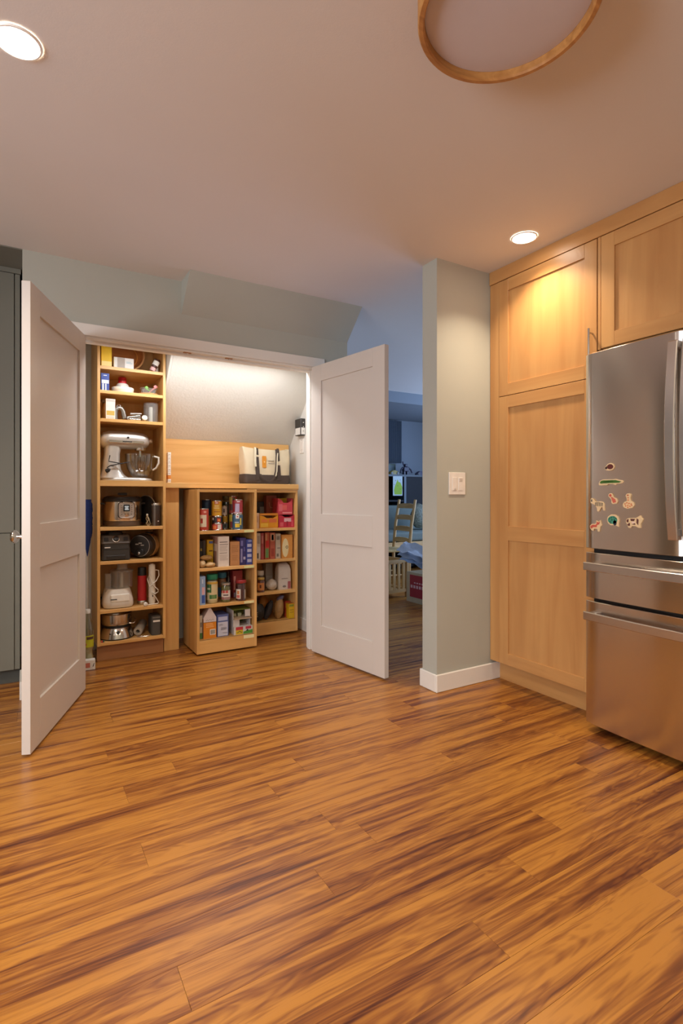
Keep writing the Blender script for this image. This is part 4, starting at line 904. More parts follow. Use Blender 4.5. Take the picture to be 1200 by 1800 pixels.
# charger and switch on the pantry's right wall
(ya, zt), (yb_, zb2) = onX(515.5, 739, PW - .03), onX(536, 764, PW - .03)
r = tag(empty('black_adapter', (PW, (ya + yb_) / 2 + .0, (zt + zb2) / 2)), 'black power adapter box plugged on the white pantry wall', 'adapter')
hw = .055; hh = .068
MB().box(-.042, 0, -hw, hw, -hh, hh).build('adapter_body', M('#35312d', .5), r, bevel=.004)
MB().box(-.038, -.004, -hw - .001, -hw + .002, -hh * .92, -hh * .1).build('sticker', M('#d9d4cb', .5), r)
MB().box(-.0428, -.041, -hw * .8, hw * .8, -hh * .92, -hh * .1).build('sticker', M('#d9d4cb', .5), r)
for k in (-.5, 0, .5): MB().lathe([(.005, -.003), (.005, .004)], 10, M4=Matrix.Translation((-.02, -hw, k * hh)) @ Matrix.Rotation(math.pi / 2, 4, 'X')).build('screw', CHROME, r)
(ya, zt), (yb_, zb2) = onX(527.5, 771, PW), onX(537, 797, PW)
r = tag(empty('pantry_switch', (PW, 3.96, (zt + zb2) / 2)), 'tall white switch plate below the black adapter', 'switch')
MB().box(-.006, 0, -.036, .036, -.06, .06).build('plate', M('#e6dfd6', .35), r, bevel=.002)
MB().box(-.009, -.005, -.016, .016, -.034, .034).build('rocker', M('#ded6cc', .35), r, bevel=.001)
for z in (-.048, .048): MB().lathe([(.003, -.007), (.003, .0)], 10, M4=Matrix.Translation((0, 0, z)) @ Matrix.Rotation(math.pi / 2, 4, 'Y')).build('screw', GREY, r)

# ------------------------------------------------------------------ pull out shelves: cans
G1 = 'cans on the top pull out shelf'
z = SP[0]
can('tomato_can', 'red can with cream label at left of the top pull out shelf', 'can', 349, 367, 894, 3.70, z, '#b8402c', LIMP, [(.18, .72, -55, 32, '#dccfb4'), (.34, .56, -40, -12, '#a82c20'), (.80, .90, 0, 30, '#e0a090')], G1)
can('beef_can', 'gold yellow can behind the red can with cream label', 'can', 358, 373, 905, 3.80, z, '#c8901e', LIMP, [(.1, .9, 30, 45, '#5a3a18')], G1)
b = can('blue_bean_can', 'dark blue can at back left of the top pull out shelf', 'can', 354, 371, 878, 3.90, z, '#2b4468', LIMP, [(.3, .9, -20, 20, '#46688e'), (.2, .28, -50, 40, '#8fa5b8')], G1)
t1 = can('short_fish_can', 'short red and white can under the black can', 'can', 372, 391, 920, 3.715, z, '#b8433a', LIMP, [(.15, .85, 5, 50, '#d8cdc4'), (.2, .7, -50, -10, '#d87a3c')], G1)
t2 = can('black_label_can', 'short black can with red fruit stacked under yellow can', 'can', 372, 391, 907.5, 3.715, t1['top'], '#2a2422', LIMP, [(.25, .75, 0, 40, '#c4412c'), (.3, .6, 12, 30, '#e0a848'), (.5, .8, -60, -40, '#d8d4c8')], G1)
can('yellow_stack_can', 'tall yellow can on top of short cans stack', 'can', 372, 390, 880, 3.715, t2['top'], '#dba52a', LIMP, [(.78, .95, -28, 22, '#c9604a'), (.82, .9, -18, 12, '#efe4d4'), (.5, .56, -40, 30, '#f0d890'), (.26, .34, -35, 40, '#b87a20'), (.62, .7, -30, 24, '#e8cf8c')], G1)
t1 = can('grey_label_can', 'short blue grey can behind the stack of short cans', 'can', 389, 400, 919, 3.79, z, '#6d8089', LIMP, [(.3, .8, -10, 30, '#2f3a3c')], G1)
t2 = can('mustard_label_can', 'short mustard can stacked on the blue grey can', 'can', 389, 400, 906, 3.79, t1['top'], '#c6a038', LIMP, [(0.1, .9, -80, -30, '#3a302a')], G1)
can('white_label_can', 'small white can topping the mustard can stack', 'can', 388.5, 399.5, 889, 3.79, t2['top'], '#cfcac6', LIMP, [(.3, .7, -20, 12, '#6d6468')], G1)
jar('olive_jar', 'tall dark green jar with gold lid at back of cans', 'jar', 390, 408, 872, 3.93, z, '#3f4420', M('#6d6030', .4, .4), LIMP, lidh=.12, neck=.85)
t1 = can('fruit_can', 'colourful red and yellow can beside the yellow bean can', 'can', 402, 416, 903, 3.80, z, '#b59a38', LIMP, [(.1, .5, -40, 20, '#9a3430'), (.5, .95, -60, 0, '#d8c44c'), (.55, .8, -10, 30, '#5b6e3a')], G1)
can('fruit_can', 'colourful can with fruit label stacked beside the lilac label can', 'can', 402, 416, 872, 3.80, t1['top'], '#a8453c', LIMP, [(.2, .55, -60, 0, '#5b3a2c'), (.55, .95, -60, -10, '#c8b04c'), (.7, .9, 0, 30, '#556038')], G1)
t1 = can('corn_can', 'blue can with yellow corn picture at right of shelf', 'can', 408, 427, 903.5, 3.705, z, '#42647e', LIMP, [(.16, .40, -28, 22, '#e0bf34'), (.3, .75, 26, 42, '#e0c84c'), (.45, .50, -32, 14, '#d8e0e4'), (.72, .95, -22, 16, '#e6e0dc'), (.8, .88, -10, 6, '#b8443c')], G1)
can('tomato_paste_can', 'red can with oval lilac label on the blue corn can', 'can', 408.5, 427, 878, 3.705, t1['top'], '#a83a44', LIMP, [(.15, .72, -32, 18, '#b6a9c8'), (.78, .95, -40, 30, '#b85458'), (.82, .9, -12, 24, '#dccbd0'), (.05, .14, -60, 50, '#d0b0b8')], G1)
# second pull out shelf
z = SP[1]
carton('dark_book_box', 'slim black box at the back of cracker shelf', 'box', 351, 356.5, 951, 3.80, z, .12, '#2a2a2c', LIMP, prints=[(.2, .7, .6, .7, '#b8a038')])
carton('dark_book_box', 'slim grey box between black box and yellow box', 'box', 357, 361.5, 950, 3.80, z, .12, '#55504e', LIMP)
carton('yellow_pasta_box', 'yellow box with blue badge behind the paper bags', 'box', 364, 374.5, 949, 3.775, z, .10, '#d8b018', LIMP, prints=[(.3, .95, .86, .95, '#5a78b8'), (.3, .9, .55, .6, '#6d4a1c'), (.1, .5, .2, .3, '#c49a10')])
def pouch(name, label, cat, x, y, zb, w, d, h, col, rz=0, ry=0, group=None, flat=.55, var=.15, seed=1, prints=()):
    rn = random.Random(seed); n = 24; rings = []
    ph = [rn.uniform(0, 6) for _ in range(4)]
    for i in range(9):
        t = i / 8; k = math.sin(math.pi * (0.04 + .92 * t)) ** flat
        rings.append([(w / 2 * k * math.cos(q) * (1 + .06 * math.sin(4 * q + ph[0] + i)), d / 2 * k * math.sin(q) * (1 + .08 * math.sin(3 * q + ph[1] - i)), h * t * (1 + .03 * math.sin(2 * q + ph[2]))) for q in [2 * math.pi * j / n for j in range(n)]])
    mbp = MB().loft(rings)
    if ry:
        R3 = Matrix.Rotation(ry, 3, 'Y'); mbp.v = [tuple(R3 @ Vector(v)) for v in mbp.v]
    m0 = min(v[2] for v in mbp.v); mbp.v = [(a, b_, c - m0) for a, b_, c in mbp.v]
    o = mbp.build(name, M(col, .5, var=var, scale=45, bump=.6, bscale=60), None, (x, y, zb + .0008), (0, 0, rz))
    return tag(o, label, cat, group)
xp = lambda u, y_, v=950: onY(u, v, y_)[0]
pouch('paper_pouch', 'tan paper pouch lying at left of the cracker shelf', 'pouch', 1.076, 3.70, z, .05, .06, .05, '#c9a878', 0, 0, 'tan pouches on the pull out shelf', seed=3)
pouch('paper_pouch', 'tan paper pouch with brown seal before the yellow box', 'pouch', 1.132, 3.70, z, .075, .07, .036, '#c8a26c', .1, 0, 'tan pouches on the pull out shelf', seed=5)
pouch('paper_pouch', 'tan flat pouch resting over two other pouches', 'pouch', 1.112, 3.725, z + .047, .10, .055, .036, '#b8925c', .3, 0, 'tan pouches on the pull out shelf', seed=8)
carton('cracker_box', 'tall white box with dark text on the second pull out shelf', 'box', 383.5, 402.5, 943, 3.69, z, .20, '#e3d9d0', LIMP, prints=[(.12, .86, .80, .825, '#6d625c'), (.12, .9, .725, .745, '#7d726a'), (.12, .82, .44, .455, '#6d625c')] + text_lines(.12, .88, .20, .40, 5, '#c2b6ac') + text_lines(.12, .84, .50, .70, 5, '#c2b6ac'), side=[(.1, .9, .75, .97, '#b8948c'), (.2, .8, .1, .5, '#a88478'), (.3, .6, .52, .7, '#d8cdc4')])
carton('kraft_box', 'brown kraft box between white box and blue boxes', 'box', 404.5, 421, 952, 3.70, z, .16, '#c48e5c', LIMP, prints=text_lines(.15, .85, .55, .85, 5, '#9c6c40') + text_lines(.15, .8, .2, .45, 4, '#a87848'))
carton('navy_box', 'dark blue printed box beside brown kraft box', 'box', 421.8, 432.2, 945.5, 3.70, z, .16, '#332f6c', LIMP, prints=[(.1, .5, .7, .9, '#6d6aa8'), (.1, .4, .1, .6, '#8a86b4'), (.55, .9, .2, .3, '#b8b4d0'), (.6, .85, .5, .66, '#5a5698')])
carton('pale_blue_box', 'pale blue and white printed box at the shelf end', 'box', 433, 443.5, 948, 3.695, z, .16, '#3b4a9c', LIMP, prints=[(.15, .85, .1 + .2 * k, .22 + .2 * k, '#b4bcdc') for k in range(4)] + [(.3, .9, .9, .97, '#8a94c8')])
# third pull out shelf
z = SP[2]
carton('pale_blue_carton', 'narrow pale blue carton at the left of jar shelf', 'carton', 350.8, 361, 1013.5, 3.675, z, .15, '#8ea8d0', LIMP, prints=[(.4, .85, .36, .62, '#d8a8b0'), (.35, .9, .06, .34, '#3a58a4'), (.4, .6, .75, .9, '#c8d4e8')])
jar('mayonnaise_jar', 'cream sauce jar with green lid and green label', 'jar', 362.5, 383, 1009, 3.725, z, '#d8c8a0', M('#1f7a58', .4), LIMP, [(.12, .68, -70, 70, '#d9c79a'), (.38, .66, -65, -8, '#2c6a38'), (.16, .3, -30, 50, '#3e7a3c'), (.66, .74, -70, 70, '#d8a83c'), (.48, .54, -55, -20, '#d8dcc0')], lidh=.17, neck=.9)
jar('peanut_butter_jar', 'brown spread jar with blue lid behind green lid jar', 'jar', 382, 398, 1006, 3.83, z, '#a8744a', M('#3a7a94', .4), LIMP, [(.1, .45, -70, 70, '#3f6f9c')], lidh=.18, neck=.92)
jar('pickle_jar', 'small pickle jar with red and white label', 'jar', 388, 405.5, 1024, 3.71, z, '#6d6a2c', M('#b8b0a4', .3, .7), LIMP, [(.14, .62, -60, 60, '#d9d0c8'), (.14, .28, -60, 60, '#c83430'), (.48, .62, -60, 30, '#b83a34'), (.34, .42, -30, 30, '#6d5a58')], lidh=.1, neck=.86)
jar('soy_sauce_bottle', 'dark sauce bottle standing behind the pickle jar', 'bottle', 396, 406, 1005, 3.86, z, '#2a1612', M('#3a2c24', .4), LIMP, [(.2, .5, -50, 50, '#b8a08c')], lidh=.14, neck=.5)
carton('red_box', 'tall dark red box behind the jam jar', 'box', 409, 426, 1003, 3.80, z, .10, '#8a2424', LIMP, prints=[(.1, .3, .3, .8, '#d09088'), (.4, .9, .6, .7, '#b85048'), (.1, .4, .03, .2, '#b8b4d8')])
jar('jam_jar', 'dark red jam jar with white and red label', 'jar', 413.5, 432.5, 1019, 3.70, z, '#4a1418', M('#a83a3c', .35, .3), LIMP, [(.12, .58, -58, -2, '#d8cdbe'), (.16, .3, -50, -10, '#c43a30'), (.34, .5, -40, -16, '#d07a3c'), (.12, .55, 44, 56, '#c8beb0')], lidh=.13, neck=.93)
# lowest pull out shelf
z = SP[3]
x0, x1 = span(357.5, 380, 1100, 3.70, LIMP); zt = onY(369, 1069, 3.70)[1]; zs_ = onY(369, 1091, 3.70)[1]; w_ = x1 - x0; hS = zs_ - z; hT = zt - z
r = tag(empty('juice_carton', ((x0 + x1) / 2, 3.70, z + .0005)), 'gable top carton, orange below and white above', 'carton')
MB().prism([(-w_ / 2, 0), (w_ / 2, 0), (w_ / 2, hS * .92), (-w_ / 2, hS * .92)], 'y', 0, .085).build('carton_body', M('#de8a24', .45), r)
MB().prism([(-w_ / 2, hS * .9), (w_ / 2, hS * .9), (w_ / 2, hS * 1.16), (.006, hT), (-.006, hT), (-w_ / 2, hS * 1.16)], 'y', 0, .085).build('gable_top', M('#d9cfd0', .45), r)
MB().box(-w_ / 2 - .0006, -w_ / 2 + .0004, 0, .085, 0, hS * 1.1).build('side_panel', M('#9a6a58', .5), r)
MB().box(.0, w_ * .44, -.0006, .0004, hS * .18, hS * .5).build('barcode', PAPER, r)
for k in range(7): MB().box(.006 + k * .0045, .0085 + k * .0045, -.0009, .0002, hS * .22, hS * .46).build('barcode_bar', INK, r)
for k in range(3): MB().box(-w_ * .3, w_ * (.3 - .04 * k), -.0006, .0004, hS * (.62 + .09 * k), hS * (.66 + .09 * k)).build('print', M('#efb878', .5), r)
MB().tube([(-.028, -.0004, hS * 1.0), (-.018, -.0004, hS * 1.06), (-.008, -.0004, hS * 1.0), (0, -.0004, hS * 1.08), (.008, -.0004, hS * 1.0), (.02, -.0004, hS * 1.07), (.03, -.0004, hS * 1.03)], .0009, 5).build('script_print', INK, r)
carton('pale_packet', 'slim pale packet with green foot beside the gable carton', 'packet', 351, 355.5, 1082, 3.715, z, .07, '#d3ccbc', LIMP, prints=[(.0, 1, 0, .25, '#5a8a4c'), (.2, .8, .5, .7, '#8a8478')])
carton('baking_mix_box', 'blue box with white text panel beside gable carton', 'box', 382, 401.5, 1080, 3.70, z, .14, '#54639c', LIMP, prints=[(.04, .93, .03, .66, '#c8cbdc'), (.08, .9, .72, .90, '#b9bfdc')] + text_lines(.12, .5, .48, .58, 2) + text_lines(.3, .84, .3, .42, 3, '#8a8fa8') + text_lines(.5, .88, .12, .2, 1, '#8a8fa8'), side=[(.1, .9, .05, .7, '#5a5a86')])
# two tea boxes: the lower one printed, the upper one open
x0, x1 = span(411, 444.5, 1105, 3.69, LIMP); w_ = x1 - x0; hb = onY(428, 1101, 3.69)[1] - z
r = tag(empty('tea_box', ((x0 + x1) / 2, 3.69, z + .0005)), 'white tea box with red yellow and green print under an open box', 'box')
MB().box(-w_ / 2, w_ / 2, 0, .17, 0, hb).build('box_body', M('#d2ccc8', .5), r)
MB().box(-w_ * .4, -w_ * .02, -.0006, .0004, hb * .58, hb * .98).build('print', M('#c23440', .5), r)
MB().box(-w_ * .4, -w_ * .02, -.0006, .0004, hb * .02, hb * .58).build('print', M('#d6b622', .5), r)
MB().prism([(.0, .001), (w_ * .49, .001), (w_ * .49, hb * .5), (w_ * .2, hb * .42), (.0, hb * .3)], 'y', -.0006, .0004).build('print', M('#4f9a3c', .5), r)
MB().box(w_ * .12, w_ * .42, -.0006, .0004, hb * .62, hb * .95).build('print', M('#b83448', .5), r)
MB().prism([(-w_ * .38, hb * .35), (-w_ * .3, hb * .2), (-w_ * .2, hb * .4), (-w_ * .1, hb * .2), (-w_ * .04, hb * .35), (-w_ * .1, hb * .28), (-w_ * .2, hb * .48), (-w_ * .3, hb * .28)], 'y', -.0009, .0002).build('print', INK, r)
MB().prism([(w_ * .14, hb * .36), (w_ * .2, hb * .6), (w_ * .28, hb * .5), (w_ * .24, hb * .36)], 'y', -.0009, .0002).build('print', INK, r)
h2 = onY(428, 1071, 3.70)[1] - z - hb; zt2 = z + hb + .001
r = tag(empty('open_tea_box', ((x0 + x1) / 2 - .006, 3.695, zt2)), 'open white and green tea box on top of printed tea box', 'box')
w3 = w_ * .92
m_ = M('#cfc8c4', .55); gm = M('#8a9a40', .5)
MB().box(-w3 / 2, w3 / 2, .012, .16, 0, .003).build('bottom', m_, r)
for a, b_ in ((-w3 / 2, -w3 / 2 + .003), (w3 / 2 - .003, w3 / 2)): MB().box(a, b_, .012, .16, .003, h2 * .98).build('side_wall', m_, r)
MB().box(-w3 / 2 + .003, w3 / 2 - .003, .157, .16, .003, h2 * .98).build('back_wall', gm, r)
MB().box(-w3 / 2, -w3 / 2 + w3 * .36, .009, .012, .0, h2 * .42).build('front_wall', m_, r)
MB().box(-w3 / 2, w3 / 2, .012, .16, h2 * .98, h2 * 1.0).build('top', gm, r)
MB().box(-w3 / 2 + .002, w3 / 2 + .004, -.012, .10, h2 * .46, h2 * .485).build('flap', M('#c9b094', .55), r, rot=(math.radians(4), 0, 0))
MB().box(w3 * .18, w3 / 2 - .003, .0085, .0125, h2 * .55, h2 * .96).build('front_flap', m_, r)
for k, xx in enumerate((-.04, .0)): MB().box(xx - .014, xx + .014, .05, .09, h2 * .52, h2 * .72).build('tea_bag', M('#a8a888', .6), r, bevel=.004)
# ------------------------------------------------------------------ recessed pull out: snacks
z = SR[0]
def display_box(name, label, u0, u1, vt, vb_low, y, zb, col, inner, prints, open_back=None, dep=.12):
    """tray carton with a dipped front edge"""
    x0, x1 = span(u0, u1, vt, y, LIMR); w_ = x1 - x0; h = onY((u0 + u1) / 2, vt, y)[1] - zb; hl = onY((u0 + u1) / 2, vb_low, y)[1] - zb
    r = tag(empty(name, ((x0 + x1) / 2, y, zb + .0005)), label, 'snack box', 'snack display boxes on the shelf')
    m = M(col, .45); t = .0025
    MB().prism([(-w_ / 2, 0), (w_ / 2, 0), (w_ / 2, h), (w_ * .38, hl + (h - hl) * .4), (w_ * .2, hl), (-w_ * .12, hl), (-w_ * .28, hl + (h - hl) * .7), (-w_ / 2, h)], 'y', 0, t).build('front_wall', m, r)
    MB().box(-w_ / 2, w_ / 2, t, dep, 0, t).build('bottom', m, r)
    for a, b_ in ((-w_ / 2, -w_ / 2 + t), (w_ / 2 - t, w_ / 2)): MB().box(a, b_, t, dep, t, h).build('side_wall', m, r)
    MB().box(-w_ / 2 + t, w_ / 2 - t, dep - t, dep, t, h).build('back_wall', M(inner, .5), r)
    for a, b_, c, d, cc in prints: MB().box(-w_ / 2 + a * w_, -w_ / 2 + b_ * w_, -.0006, .0004, c * hl, d * hl).build('print', M(cc, .5), r)
    return r, w_, h
r, w_, h_ = display_box('orange_snack_box', 'orange and yellow open snack box in front of gift bag', 456.5, 488.5, 906, 911, 3.90, z, '#dc9320', '#6d4a30', [(.05, .45, .1, .5, '#e8b83c'), (.5, .92, .55, .95, '#d8703c'), (.1, .4, .6, .9, '#e0803c'), (.02, .98, .0, .08, '#c47c14')])
MB().box(-w_ / 2, w_ / 2, .004, .01, h_, h_ + .016).build('hood', M('#cf7f24', .5), r)
r, w_, h_ = display_box('red_snack_box', 'red open snack box under another red snack box', 489.5, 519, 905, 909, 3.90, z, '#b8283a', '#5a2028', [(.35, .8, .55, .9, '#d8a8a8'), (.1, .3, .1, .5, '#d05a60'), (.5, .6, .1, .6, '#9a1c30'), (.8, .95, .1, .7, '#d04a58')])
zr = z + h_ + .001
r, w_, h_ = display_box('red_snack_box', 'pinkish red open snack box with yellow inside, topmost', 488.5, 514, 876, 884, 3.905, zr, '#c4404a', '#d8b020', [(.05, .3, .3, .9, '#d86a70'), (.3, .95, .1, .22, '#e08a88'), (.3, .6, .4, .8, '#d86058')], dep=.11)
carton('gift_bag', 'brown red paper gift bag standing behind the orange box', 'bag', 468, 486, 871, 4.03, z, .06, '#8e4630', LIMR)
o = bpy.data.objects['gift_bag']; MB().tube([(-.022, -.003, .20), (-.018, -.004, .17), (-.008, -.004, .155), (.004, -.004, .155), (.014, -.004, .17), (.018, -.003, .2)], .0018, 6).build('handle_cord', M('#c8a084', .6), o)
carton('black_coffee_box', 'dark box with grey print at back of snack shelf', 'box', 452, 467, 882, 4.08, z, .08, '#322e2c', LIMR, prints=[(.3, .8, .55, .8, '#8a8884'), (.2, .9, .2, .45, '#6d6864')])
carton('cream_snack_box', 'narrow cream box left of the orange snack box', 'box', 449, 455.5, 902, 3.905, z, .10, '#c9a484', LIMR, prints=[(.2, .7, .4, .8, '#b48c6c')])
z = SR[1]
G3 = 'boxes standing in a row on the recessed shelf'
for (u0, u1, vt, col, pr, lb) in (
    (451, 457.8, 937, '#cbbfb2', [(.1, .5, .05, .25, '#4a443c'), (.2, .8, .6, .9, '#a89c90')], 'narrow off white box first in the row of boxes'),
    (458.6, 463.6, 937, '#a84a48', [(.2, .8, .6, .9, '#c07a74')], 'narrow dusty red box beside the off white box'),
    (465.5, 473.5, 936, '#b4553a', [(.1, .8, .05, .4, '#6d9458'), (.2, .9, .45, .7, '#c8302c'), (.1, .5, .7, .95, '#c89068')], 'red box with green base in the row of boxes'),
    (474.5, 483.5, 936.5, '#b8604a', [(.1, .9, .68, .97, '#c8987c'), (.3, .7, .72, .92, '#4a3228'), (.2, .8, .1, .4, '#a04434')], 'brick red box with pale top in the row'),
    (484.3, 493, 938, '#c4b8a6', [(.2, .8, .75, .9, '#8a8074'), (.2, .6, .08, .2, '#7d7468'), (.3, .9, .4, .44, '#8a8074')], 'light grey box beside the orange oval box')):
    carton('pasta_box', lb, 'box', u0, u1, vt, 3.92, z, .15, col, LIMR, prints=pr, group=G3)
o = carton('oval_label_box', 'orange box with pale oval window ending the row', 'box', 496, 514, 940, 3.90, z, .10, '#cf8c40', LIMR, group=G3)
hh = o.dimensions.z; MB().prism(ell(.055, .15, 24, -.018, .085), 'y', -.0007, .0004).build('print', M('#e0cc9a', .5), o); MB().prism(ell(.022, .024, 16, -.005, .09), 'y', -.0011, .0002).build('print', M('#6d5a40', .5), o); MB().prism(ell(.013, .014, 12, -.005, .09), 'y', -.0015, .0).build('print', M('#e0cc9a', .5), o)
z = SR[2]
jar('sauce_jar', 'small jar with orange label and gold lid on recessed shelf', 'jar', 451.5, 465, 1015, 3.915, z, '#6d2a1c', M('#c8a858', .35, .5), LIMR, [(.15, .65, -60, 60, '#d08a4c'), (.3, .52, -18, 8, '#5a2a1c')], lidh=.14, neck=.85)
jar('spread_jar', 'jar with white lid behind the orange label jar', 'jar', 451.5, 463.5, 1003, 3.99, z, '#4a3226', M('#d0c8bc', .4), LIMR, lidh=.22, neck=.9)
carton('white_medicine_box', 'tall grey white box at back of flour shelf', 'box', 467, 479, 990, 4.04, z, .06, '#9a918a', LIMR, prints=[(.05, .95, 0, .5, '#b3aba2')])
pouch('white_pouch', 'crumpled white plastic pouch beside the flour bag', 'pouch', xp(478, 3.945, 1020), 3.955, z, .098, .07, .085, '#c9c0b6', 0, 0, None, .45, seed=11)
x0, x1 = span(490, 512, 1010, 3.925, LIMR); w_ = x1 - x0; h_ = onY(500, 990, 3.925)[1] - z
r = tag(empty('flour_bag', ((x0 + x1) / 2, 3.925, z + .0005)), 'tall white paper flour bag with folded top', 'bag')
def rb(w, d, zz, cy, wob=0): return [(x + .003 * wob * math.sin(40 * y_), y_ + cy + .003 * wob * math.sin(50 * x), zz) for x, y_ in rrect(w, d, .008, 3)]
MB().loft([rb(w_, .09, 0, .045), rb(w_ * 1.02, .094, h_ * .3, .045, 1), rb(w_, .09, h_ * .75, .045, 1), rb(w_ * .9, .07, h_ * .9, .05, 1), rb(w_ * .7, .03, h_ * .99, .06, 1), rb(w_ * .6, .02, h_, .062)]).build('paper_body', M('#d2c7bc', .7, var=.06, bump=.4, bscale=50), r)
MB().box(w_ * .2, w_ * .42, -.0030, .002, .005, h_ * .3).build('print', M('#a85a5c', .6), r)
MB().prism(ell(.03, .018, 14, -.008, .025), 'y', -.0030, .002).build('print', M('#7d7470', .6), r)
MB().box(-w_ * .3, w_ * .2, -.0034, .002, h_ * .40, h_ * .43).build('print', M('#a09488', .6), r)
z = SR[3]
GP = 'snack bags on the lowest recessed shelf'
pouch('snack_bag', 'black foil snack bag with cream print lying in front', 'snack bag', 1.562, 3.94, z, .125, .085, .135, '#221e1c', -.1, math.radians(14), GP, .4, .3, 21)
o = bpy.data.objects['snack_bag']
for k in range(5): MB().box(-.03, .012 - .006 * (k % 2), -.0445, -.030, .045 + .008 * k, .0485 + .008 * k).build('print', M('#b09a78', .6), o)
pouch('snack_bag', 'black and yellow foil snack bag leaning behind the first', 'snack bag', 1.562, 4.06, z, .12, .08, .19, '#33291c', .3, math.radians(12), GP, .4, .8, 22)
pouch('snack_bag', 'dark foil snack bag with silver edge beside bread', 'snack bag', 1.658, 3.965, z, .062, .06, .15, '#2c2a30', .2, math.radians(24), GP, .4, .5, 23)
pouch('snack_bag', 'orange foil snack bag at back of lowest recessed shelf', 'snack bag', 1.70, 4.10, z, .09, .07, .17, '#c07a24', .1, 0, GP, .4, .3, 24)
pouch('bread_bag', 'clear bag of brown bread standing on lowest recessed shelf', 'bread bag', 1.765, 3.955, z, .075, .085, .165, '#b08a58', 0, math.radians(6), None, .45, .25, 25)
o = bpy.data.objects['bread_bag']; MB().loft([[(.03 * k * math.cos(q) + dx, .03 * k * math.sin(q), zz) for q in [2 * math.pi * j / 14 for j in range(14)]] for k, dx, zz in ((.8, .012, .145), (.9, .02, .165), (.6, .034, .18), (.35, .046, .172))]).build('bag_twist', M('#6a6a86', .3), o)
carton('yellow_cereal_box', 'small yellow box standing at end of lowest recessed shelf', 'box', 507.5, 517.5, 1061, 3.90, z, .05, '#d8ac18', LIMR, prints=[(.1, .9, .80, .95, '#8a8a2c'), (.15, .85, .55, .6, '#a8801c'), (.15, .85, .4, .44, '#a8801c')], top='#c47a2c')
carton('orange_packet', 'thin red orange packet behind the small yellow box', 'packet', 501, 512, 1057, 3.965, z, .03, '#bb4a2c', LIMR, prints=[(.1, .9, .6, .9, '#d8a03c')])

# ------------------------------------------------------------------ dining room
def on(u, v, d):
    q = ray(u, v); return Vector((q[0] * d, q[1] * d, CAM_Z + q[2] * d))
# ladder back chair turned sideways
cr_ = tag(empty('ladder_back_chair', (3.83, 5.33, 0), math.radians(-6.5)), 'pale wooden ladder back chair standing in the dining room', 'chair')
def cyl(p, q, r0, r1=None, n=12): return MB().tube([p, q], [r0, r1 or r0], n)
for s in (-1, 1):
    MB().tube([(.20, s * .19, 0), (.20, s * .19, .44), (.23, s * .19, .75), (.285, s * .19, 1.06)], [.017, .02, .019, .017], 12).build('back_post', PINE('z'), cr_)
    cyl((-.19, s * .19, 0), (-.19, s * .19, .45), .017, .02).build('leg', PINE('z'), cr_)
    for zz in (.16, .30): cyl((-.19, s * .19, zz), (.20, s * .19, zz), .010).build('stretcher', PINE('x'), cr_)
for zz in (.20, .34): cyl((-.19, -.19, zz), (-.19, .19, zz), .010).build('stretcher', PINE('y'), cr_)
for zz in (.56, .70, .84, .98):
    xx = .205 + max(0, zz - .44) * .128
    MB().prism([(-.18, zz - .028), (.18, zz - .028), (.18, zz + .022), (.08, zz + .034), (-.08, zz + .034), (-.18, zz + .022)], 'x', xx - .008, xx + .008).build('back_slat', PINE('y'), cr_)
MB().box(-.215, .215, -.205, .205, .435, .462).build('seat', wood('rush', '#b89a60', '#cdb27c', 'y', .8), cr_, bevel=.008, seg=2)
# day bed with cushions against the far wall
db = tag(empty('day_bed', (4.35, 5.99, 0)), 'wooden day bed with grey green mattress behind the chair', 'sofa')
SG = M('#66706a', .85, var=.1, scale=14)
MB().box(-.9, .9, -.40, -.37, .38, .50).build('front_rail', PINE('x'), db, bevel=.004)
MB().box(-.9, .9, -.37, .40, .40, .44).build('slat_base', PINE('x'), db)
MB().box(-.88, .88, -.385, .25, .505, .63).build('mattress', SG, db, bevel=.03, seg=3)
MB().box(-.88, .88, .20, .36, .60, 1.0).build('back_cushion', SG, db, rot=(math.radians(-6), 0, 0), bevel=.04, seg=3)
for x in (-.87, .87):
    for yy in (-.36, .36): MB().box(x - .03, x + .03, yy - .03, yy + .03, 0, .50).build('leg', PINE('z'), db, bevel=.003)
pouch('leaf_pillow', 'olive and white leaf patterned pillow on the day bed', 'pillow', 4.84, 5.90, .632, .42, .15, .34, '#6d7060', -.1, math.radians(8), None, .35, .8, 31)
# bookcase with glass door, picture, toys
bc = tag(empty('bookcase', (4.98, 6.62, 0)), 'tall dark bookcase against the far dining room wall', 'bookcase')
BK = M('#191a1f', .8); 
xs0 = onY(660, 860, 6.46)[0] - 4.98; xs1 = onY(712, 860, 6.46)[0] - 4.98; xs2 = onY(765, 860, 6.46)[0] - 4.98; zt = 1.43
for a, b_ in ((xs0, xs0 + .03), (xs1 - .02, xs1 + .02), (xs2 - .03, xs2)): MB().box(a, b_, -.16, .16, 0, zt - .03).build('upright', M('#4a5660', .5) if a > xs0 and a < xs1 else BK, bc)
MB().box(xs0, xs2, -.16, .16, zt - .03, zt).build('top', M('#39434a', .5), bc)
MB().box(xs0, xs2, .14, .16, 0, zt - .03).build('back', BK, bc)
for zz in (.05, .42, .76, 1.02): MB().box(xs0 + .03, xs1 - .02, -.15, .14, zz, zz + .025).build('shelf', BK, bc)
MB().box(xs1 + .02, xs2 - .03, -.16, -.14, .03, zt - .03).build('door_panel', BK, bc, bevel=.003)
xq, zq = onY(688.5, 870, 6.43)[0], onY(690, 870, 6.43)[1]
r = tag(empty('child_drawing', (onY(699, 854, 6.452)[0], 6.452, onY(699, 854, 6.452)[1])), 'child drawing of a green figure taped to the bookcase', 'drawing')
r.location.y = 6.4555
MB().box(-.088, .088, -.001, .0, -.145, .145).build('sheet', M('#b8c4c4', .7), r)
